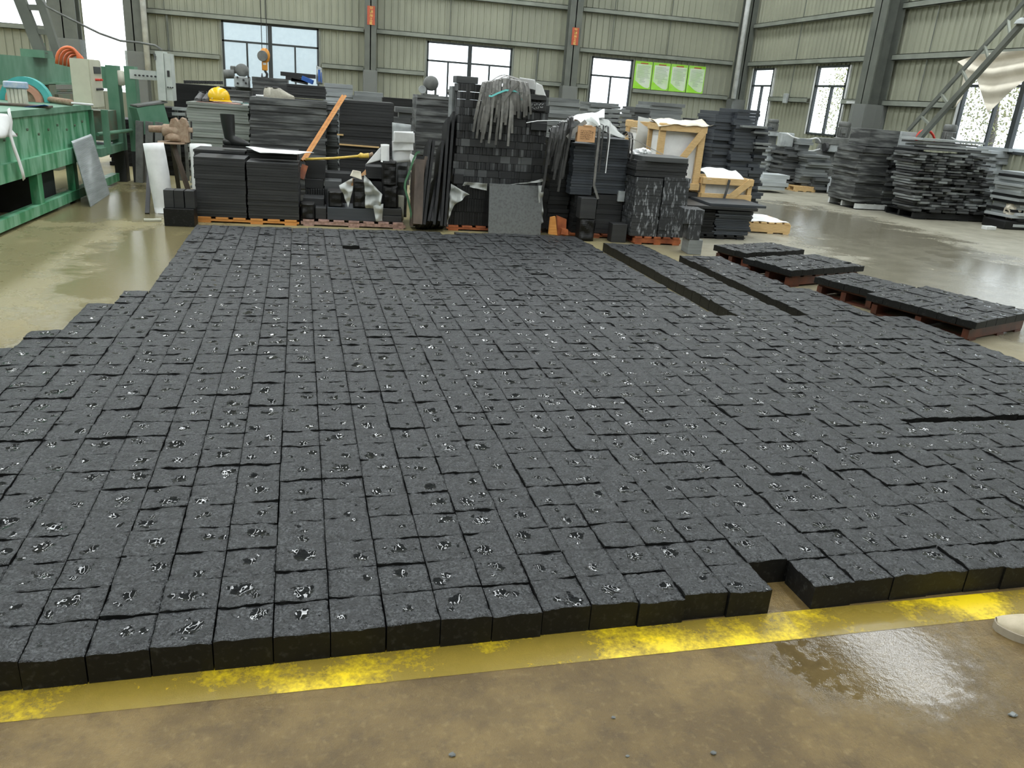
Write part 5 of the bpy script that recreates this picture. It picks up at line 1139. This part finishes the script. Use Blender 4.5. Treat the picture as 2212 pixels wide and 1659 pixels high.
# perforated slab leaning against the bed
p0, p1, p2, p3 = at(196, 448, z=0), at(237, 420, z=0), at(198, 291, Y=10.75), at(157, 305, Y=10.2)
mb = MB(); th = Vector((-.02, .012, .0)); p0.z = p1.z = .002
p2 = at(198, 292, X=XM+.06); p3 = at(156, 308, X=XM+.06)
tag(MB().prism([p0, p1, p2, p3], (-.015, .02, .012)).build('ribbed_slab', 'stone_pale'), 'grey ribbed stone panel leaning against the end of the green saw bed', 'stone panel')
pn = bpy.data.objects['ribbed_slab']; r_ = MB()
for k in range(1, 60):
    u = k/60; a_, b_ = p0.lerp(p3, u), p1.lerp(p2, u); n_ = (p1-p0).cross(p3-p0).normalized(); n_ = n_ if n_.x > 0 else -n_
    r_.beam(a_+n_*.003, b_+n_*.003, .006, .006)
r_.build('ribs', 'stone_pale', pn)
p = at(330, 478, z=0); tag(MB().obox((p.x, p.y, .013), (.17, .06, .024), RZ(.2), .003).build('paper_scrap', 'cream'), 'small pale scrap on the wet floor near the foam roll', 'scrap')
# steel ladder-like truss at the upper left
t = thing('lattice_arm', 'dark steel lattice arm slanting down at the upper left', 'steel arm', at(90, 110, Y=13))
A0, A1, B0, B1 = at(36, -20, Y=13), at(90, 118, Y=13), at(80, -20, Y=13), at(128, 125, Y=13)
MB().beam(A0, A1, .14, .1, up=(0, 1, 0)).build('chord', 'steel_grey', t); MB().beam(B0, B1, .10, .1, up=(0, 1, 0)).build('chord', 'steel_grey', t)
for u in (.25, .62): MB().beam(A0.lerp(A1, u), B0.lerp(B1, u), .07, .07, up=(0, 1, 0)).build('rung', 'steel_grey', t)
# crane hook
t = thing('crane_hook', 'orange crane hook block hanging in front of the widest window', 'crane hook', at(572, 165, Y=14)); Yh = 14
def H(px, py): return at(px, py, Y=Yh)
c = H(572, 120)
m_ = MB().lump(c, .085, (.95, .75, 1.35), .05, 1.5, 2, 3); m_.build('hook_block', 'orange', t, True)
MB().lathe([(.075, -.01), (.08, 0), (.075, .01)], c+Vector((-.03, -.07, -.01)), 'Y', 20).build('sheave', 'motor_grey', t)
MB().obox(H(572, 143), (.085, .07, .13), None, .01).build('shank', 'orange', t)
MB().obox(H(572, 138), (.05, .075, .03)).build('nameplate', 'white_paint', t)
hk = [H(*p) for p in ((572, 148), (573, 154), (577, 160), (576, 167), (570, 169), (566, 166), (566, 158))]; MB().tube(hk, [.016, .018, .02, .022, .022, .016, .006], 8).build('hook', 'dark_metal', t, True)
a_, b_ = H(566, 108), H(577, 108)
MB().tube([a_, (H(563, 0).x-.0, Yh, ZR)], .006, 5).tube([b_, (H(578, 0).x, Yh, ZR)], .006, 5).build('cable', 'dark_metal', t)
# machines in front of the widest window
t = thing('round_motor', 'round grey motor on the machine head below the widest window', 'motor', at(520, 165, Y=12.6)); q = at(523, 152, Y=12.6)
MB().lathe([(.03, -.1), (.085, -.09), (.09, 0), (.085, .10), (.03, .11)], q, 'Y', 22).build('drum', 'motor_grey', t, True); MB().obox(q+Vector((-.12, 0, 0)), (.07, .1, .1), None, .01).build('terminal_box', 'motor_grey', t); MB().box(q.x-.10, q.x+.10, 12.5, 12.7, q.z-.13, q.z-.085).build('base', 'motor_grey', t)
t = thing('machine_head', 'pale grey machine head plate with bolts under the round motor', 'machine', at(522, 190, Y=12.4)); a_, b_ = at(505, 164, Y=12.4), at(538, 190, Y=12.4)  # machine head below the round motor
MB().obox(((a_.x+b_.x)/2, 12.5, (a_.z+b_.z)/2), (b_.x-a_.x, .2, a_.z-b_.z), None, .01).build('plate', 'pale_metal', t); MB().box(a_.x, b_.x+.6, 12.55, 12.8, 0, b_.z).build('column', 'motor_grey', t)
for dx, dz in ((.05, .13), (.05, .05), (.16, .06), (.2, .14), (.13, .1)): MB().lathe([(.014, 0), (.014, -.02)], (a_.x+dx, 12.395, b_.z+dz), 'Y', 8).build('bolt', 'dark_metal', t)
p, q = at(484, 160, Y=12.5), at(506, 160, Y=12.5); MB().tube([p, q], .06, 10).build('spindle', 'motor_grey', t, True)
t = thing('drag_chain', 'toothed dark cable chain lying on the long black ledge', 'chain', at(430, 170, Y=14.6)); p, q = at(396, 169, Y=14.6), at(482, 171, Y=14.6)
for k in range(16): MB().obox(p.lerp(q, (k+.5)/16)-Vector((0, 0, .055)), ((q-p).length/16*.8, .06, .05), None, .004).build('link', 'dark_metal', t)
for k, (x0_, y0_, x1_, y1_, w, lb) in enumerate(((607, 159, 682, 166, .05, 'upper dark bar on the black slabs in front of the widest window'), (618, 168, 672, 175, .05, 'middle dark bar on the black slabs in front of the widest window'), (630, 172, 665, 180, .04, 'lower dark bar on the black slabs in front of the widest window'))):
    tag(MB().beam(at(x0_, y0_, Y=11.25), at(x1_, y1_, Y=11.25), .2, w).build('stone_bar', 'stone_dark'), lb, 'stone bar')
tag(MB().beam(at(653, 168, Y=11.15), at(676, 178, Y=11.1), .04, .05).build('blue_tool', 'blue'), 'blue handle lying across the dark bars', 'tool')
t = thing('cement_bag', 'folded white printed bag standing right of the dark bars', 'bag', at(690, 182, Y=11.2)); a_, b_ = at(683, 150, Y=11.2), at(697, 182, Y=11.2)
MB().sheet((a_.x, 11.2, b_.z), (b_.x+.0, 11.2, b_.z), (b_.x-.01, 11.22, a_.z+.02), (a_.x, 11.22, a_.z+.05), 6, 10, .02, 5, .03, 9.).build('sack', 'pale_metal', t, True)
MB().box(a_.x+.025, a_.x+.05, 11.165, 11.17, b_.z+.03, a_.z).box(a_.x+.06, a_.x+.07, 11.165, 11.17, b_.z+.02, a_.z-.03).build('print', 'blue', t)
# ================================================================ RIGHT SIDE
def motor(name, label, px, pyt, pyb, Y, r, cat='motor', mat='motor_grey', group=None):
    b = at(px, pyb, Y=Y); tp = at(px, pyt, Y=Y); h = tp.z-b.z; t = thing(name, label, cat, b, group)
    m_ = MB().lathe([(r*.8, h*.08), (r*.95, h*.12), (r*.95, h*.66), (r*.9, h*.70)], b, n=20)
    for k in range(14): a = 2*PI*k/14; m_.obox(b+Vector((math.cos(a)*r*.98, math.sin(a)*r*.98, h*.39)), (.02, .008, h*.5), RZ(a))
    m_.build('body', mat, t); MB().lathe([(r*.93, h*.70), (r*1.02, h*.73), (r*1.0, h*.93), (r*.8, h)], b, n=20).build('fan_cover', mat, t, True)
    MB().lathe([(r*1.5, 0), (r*1.4, h*.04), (r*.9, h*.09)], b, n=20).build('flange', mat, t, True); MB().obox(b+Vector((-r*.6, -r*.9, h*.42)), (r*.7, r*.5, h*.22), None, .005).build('terminal_box', mat, t)
    return t, b
t, b = motor('electric_motor', 'big grey electric motor on the machine beside the draped window', 2043, 268, 318, 13.2, .115)
MB().tube([b+Vector((-.05, -.12, .18)), b+Vector((.08, -.2, .12)), b+Vector((.22, -.2, .02)), b+Vector((.3, -.2, -.03))], .010, 6).build('cable', 'white_foam', t)
zb = b.z
t = thing('machine_table', 'dark machine table under the big grey motor', 'machine', (b.x, 13.3, 0)); MB().box(b.x-.6, b.x+.6, 13.0, 13.6, zb-.06, zb).build('table_top', 'dark_metal', t)
for dx in (-.5, .5): MB().box(b.x+dx-.06, b.x+dx+.06, 13.2, 13.4, 0, zb-.06).build('leg', 'motor_grey', t)
pts = [at(1981+18-20*math.cos(PI*i/10), 305-24*math.sin(PI*i/10), Y=13.1) for i in range(11)]; tag(MB().tube(pts, .022, 8).build('red_hose', 'red', smooth=True), 'red hose arching beside the big grey motor', 'hose')
# mid machines by the right wall
t, b = motor('electric_motor', 'grey motor on the milling machine before the middle slim window', 1819, 262, 300, 16.6, .13)
t = thing('milling_machine', 'grey milling machine with arm and pedestal by the right wall', 'machine', (b.x, 16.7, 0))
q = at(1815, 312, Y=16.5); MB().obox((q.x, 16.6, b.z-.07), (.9, .4, .13), None, .01).build('arm', 'motor_grey', t); MB().obox((q.x+.02, 16.6, q.z-.09), (.62, .35, .16), None, .01).build('head', 'pale_metal', t)
e_ = at(1812, 400, Y=16.8); MB().lathe([(.42, 0), (.40, .5), (.30, .8), (.22, 1.05)], (q.x, 16.9, 0), n=10).build('pedestal', 'motor_grey', t)
q = at(1848, 322, Y=16.4); MB().obox(q, (.26, .25, .36), RZ(.1), .03).build('switch_box', 'green_dirty', t); MB().beam(at(1838, 345, Y=16.5), at(1852, 375, Y=16.6), .03, .03).build('stay', 'dark_metal', t)
m_ = MB()
for k in range(3): m_.tube([at(1845-k*4, 340, Y=16.3), at(1835-k*2, 365, Y=16.3), at(1832+k*3, 385, Y=16.3)], .012, 5)
m_.build('cable', 'motor_grey', t); MB().lathe([(.09, 0), (.10, .06), (.05, .10)], at(1780, 318, Y=16.3), 'X', 14).build('grinding_head', 'dark_metal', t)
motor('electric_motor', 'dim grey motor standing behind the tall ragged stack', 1667, 257, 285, 17.5, .12)
t = thing('machine_base', 'grey machine base under the dim motor behind the ragged stack', 'machine', (at(1667, 285, Y=17.5).x, 17.5, 0)); q = at(1667, 285, Y=17.5); MB().box(q.x-.3, q.x+.25, 17.3, 17.8, q.z-.08, q.z-.001).build('table_top', 'pale_metal', t); MB().box(q.x-.15, q.x+.1, 17.4, 17.7, 0, q.z-.08).build('pedestal', 'motor_grey', t)  # machine base carrying the dim motor
q = at(1697, 302, Y=16.6); t = thing('junction_box', 'pale junction box with white cables near the ragged stack', 'box', q-Vector((0, 0, .2))); MB().obox(q, (.30, .2, .30), RZ(-.1), .02).build('body', 'pale_metal', t)
MB().box(q.x-.05, q.x+.05, 16.55, 16.65, 0, q.z-.14).build('pole', 'motor_grey', t); tag(MB().tube([at(*p, Y=16.4) for p in ((1700, 288), (1712, 296), (1730, 301), (1748, 301), (1762, 298), (1768, 300), (1773, 308))], .016, 6).tube([at(*p, Y=16.4) for p in ((1741, 326), (1755, 326), (1771, 322))], .016, 6).build('white_cable', 'white_foam', smooth=True), 'white cable sagging between the junction box and the milling machine', 'cable')
stack(1652, 1688, 408, 318, 16.9, .6, .05, 'stone_pale', 'pale slab end right behind the tall ragged stack', 'pale ends behind the ragged stack', name='pale_slab', z0=0, jit=.07, seed=101)
stack(1646, 1704, 396, 378, 15.4, .5, .07, 'stone_pale', 'long pale slab low behind the ragged stack', 'long pale slabs low behind the ragged stack', name='pale_slab', z0=.06, jit=.05, seed=102)
stack(1690, 1738, 408, 318, 16.4, .7, .05, 'stone_mid', 'grey slab in the left part of the ragged stack by the milling machine', 'ragged stack by the milling machine, left', name='grey_slab', z0=0.08, jit=.07, seed=103)
stack(1736, 1790, 405, 335, 16.1, .6, .05, 'stone_grey', 'pale grey slab in the right part of the ragged stack by the milling machine', 'ragged stack by the milling machine, right', name='grey_slab', z0=.12, jit=.09, seed=104)
stack(1716, 1765, 340, 300, 16.3, .4, .06, 'stone_grey', 'grey slab at the peak of the ragged stack by the milling machine', 'peak of the ragged stack', name='grey_slab', z0=at(1745, 335, Y=16.1).z+.01, jit=.10, seed=105, wid=.6)
row_pallet('pale pallet under the ragged stack by the milling machine', 1716, 1762, 411, 16.0, .6, .115, 'wood_pale', 5)
fsheet('standing_slab', ((1787, 415), (1833, 418), (1836, 382), (1789, 381)), 'pale granite panel leaning at the foot of the milling machine', .002, 3, .03, (15.9, 15.9, 16.1, 16.1), 'stone_pale', cat='stone panel', group=None)
stack(1757, 1790, 415, 385, 16.0, .3, .06, 'stone_mid', 'low grey slab beside the pale granite panel', 'low slabs beside the pale panel', name='grey_slab', z0=0, jit=.05, seed=106)
# stack on the pallet in the right middle
row_pallet('dark pallet on the wet floor under the right middle stack', 1846, 1970, 456, 13.2, .9, .13, 'stone_black', 6, side='white_paint')
stack(1850, 1918, 446, 318, 13.25, .8, .05, 'stone_dusty', 'dusty slab in the left part of the stack by the right wall column', 'stack by the right column, left part', name='grey_slab', z0=.131, jit=.03, seed=111)
stack(1918, 1972, 446, 318, 13.2, .8, .045, 'stone_mid', 'grey slab in the right part of the stack by the right wall column', 'stack by the right column, right part', name='grey_slab', z0=.131, jit=.06, seed=112, mats=('stone_mid', 'stone_dark', 'stone_grey'))
zq = at(1900, 318, Y=13.2).z+.002
stack(1880, 1944, 318, 281, 13.25, .6, .20, 'stone_dusty', 'thick dark slab block on top of the stack by the right wall column', 'thick top blocks by the right column', name='grey_slab', z0=zq, jit=.01, seed=113)
stack(1946, 1978, 318, 285, 13.2, .5, .20, 'stone_pale', 'pale thick block on top of the stack by the right wall column', 'pale top block by the right column', name='grey_slab', z0=zq, jit=.01, seed=114)
# pile of offcuts
rr = random.Random(77); gq = 'stone offcuts of the big rubble stack'; n_off = 0
for r_ in range(22):
    y_ = 468-r_*5.9; x = 1974+rr.uniform(-4, 6)-(6 if r_ < 16 else 0)
    while x < 2168:
        w = rr.uniform(9, 24); q = at(x+w/2, y_, Y=12.2+(x-1970)*-.002); z = .133+(r_+.5)*.0445
        L = at(x+w, y_, Y=12.2).x-at(x, y_, Y=12.2).x; n_off += 1
        tag(MB().obox((q.x, 12.45+rr.uniform(-.09, .09), z), (L*1.08, .5, rr.uniform(.028, .042)), RZ(rr.uniform(-.15, .15)), .003).build('stone_offcut', rr.choice(('stone_mid', 'stone_dark', 'stone_grey', 'stone_mid'))), 'rough stone offcut in the big rubble stack at the right', 'stone offcut', gq)
        x += w
row_pallet('dark pallet under the big rubble stack', 1968, 2155, 486, 12.2, .8, .13, 'stone_black', 6)
zz = .16+22*.0445+.01
for k, (x0_, x1_, dz, mt, lb) in enumerate(((1985, 2120, .0, 'stone_mid', 'lowest long slab on top of the rubble stack'), (2000, 2135, .05, 'stone_pale', 'second long slab on top of the rubble stack'), (1990, 2110, .10, 'stone_mid', 'third long slab on top of the rubble stack'), (1985, 2125, .15, 'stone_pale', 'topmost long slab on top of the rubble stack'))):
    a_, b_ = at(x0_, 330, Y=12.2), at(x1_, 335, Y=12.2); slab(((a_.x+b_.x)/2, 12.5, zz+dz+.02), (b_.x-a_.x, .55, .035), RZ(.02*(k-1)), mt, 'long_slab', lb, 'stone slab', 'long slabs on the rubble stack')
stack(2150, 2240, 400, 322, 13.4, .8, .06, 'stone_pale', 'long pale slab behind the rubble stack at the right edge', 'pale slabs at the right edge', name='pale_slab', z0=0, jit=.12, seed=121)
stack(2200, 2245, 500, 375, 11.4, .6, .045, 'stone_pale', 'pale jagged slab end at the right edge of the photo', 'jagged slab ends at the right edge', name='pale_slab', z0=.0, jit=.06, seed=122, mats=('stone_pale', 'stone_black'))
p = at(2192, 495, z=0); tag(MB().lump((p.x, p.y+.1, .30), .17, (1, .8, 1.0), .45, 2.5, 8, 4).build('white_sack', 'cloth', smooth=True), 'crumpled white sack at the foot of the pale slabs at the right edge', 'sack')
slab((p.x+.05, p.y+.15, .07), (.75, .5, .13), None, 'stone_black', 'base_block', 'black block under the crumpled white sack', 'stone block', None, .01)
p = at(2135, 496, z=0); slab((p.x, p.y, .03), (.2, .12, .06), RZ(.1), 'white_paint', 'foam_scrap', 'small white scrap on the floor left of the crumpled sack', 'scrap', None, .006)
# cloth over the right window and slanting ladder
t = thing('hanging_cloth', 'cream cloth draped across the wide right window, its corner hanging down', 'cloth', at(2130, 150, X=XR-.3))
P = lambda x, y, d=.35: at(x, y, X=XR-d)
mb = MB(); N = 22; rows = [[(2068, 133), (2110, 118), (2160, 112), (2235, 108)], [(2090, 150), (2112, 140), (2165, 132), (2240, 128)], [(2108, 165), (2125, 165), (2172, 155), (2240, 150)], [(2116, 190), (2135, 192), (2172, 182), (2215, 172)], [(2124, 215), (2138, 215), (2160, 206), (2185, 195)], [(2133, 243), (2136, 243), (2140, 238), (2146, 233)]]
G = []
def cr(p, u):
    k = u*(len(p)-1); i = min(int(k), len(p)-2); f = k-i; return p[i][0]*(1-f)+p[i+1][0]*f, p[i][1]*(1-f)+p[i+1][1]*f
for j in range(N+1):
    v = j/N*(len(rows)-1); i = min(int(v), len(rows)-2); f = v-i
    for k in range(N+1):
        a = cr(rows[i], k/N); b = cr(rows[i+1], k/N); x, y = a[0]*(1-f)+b[0]*f, a[1]*(1-f)+b[1]*f
        G.append(P(x, y, .33+.07*math.sin((y-110)*.16+abs(x-2140)*.03)*(1-j/N*.5)))
n1 = len(G); W_ = N+1
fs = [(j*W_+i, j*W_+i+1, (j+1)*W_+i+1, (j+1)*W_+i) for j in range(N) for i in range(N)]
mb.add(G+[g+Vector((.006, 0, 0)) for g in G], fs+[tuple(n1+q for q in f[::-1]) for f in fs]); mb.build('drape', 'cloth', t, True)
mb = MB().sheet(P(2085, 150), P(2108, 140), P(2075, 215), P(2060, 232), 6, 10, .05, 3, .005, 3.); mb.build('side_flap', 'cloth', t, True)
t = thing('slanting_ladder', 'steel ladder slanting up to the right before the draped window', 'ladder', at(1975, 290, Y=12.9))
A0, A1, B0, B1 = at(1962, 282, Y=12.95), at(2225, -10, Y=11.6), at(1985, 300, Y=12.6), at(2225, 32, Y=11.3)
MB().beam(A0, A1, .055, .055).build('rail', 'steel_grey', t); MB().beam(B0, B1, .10, .07).build('rail', 'steel_grey', t)
for u in (.12, .3, .48, .66, .84): MB().beam(A0.lerp(A1, u), B0.lerp(B1, u), .035, .035).build('rung', 'girt_steel', t)
for k, (x, y) in enumerate(((2204, 52),)): q = at(x, y, Y=11.35); tag(MB().lathe([(.09, 0), (.07, .05), (.02, .09)], q, n=14).build('lamp_shade', 'pale_metal'), 'small lamp shade fixed near the top of the slanting ladder', 'lamp')
# tidy up
seen = {}
for o in bpy.data.objects:
    if '_o' in o.keys(): del o['_o']
    if o.name.startswith('packing_strap') and 'label' not in o: pass
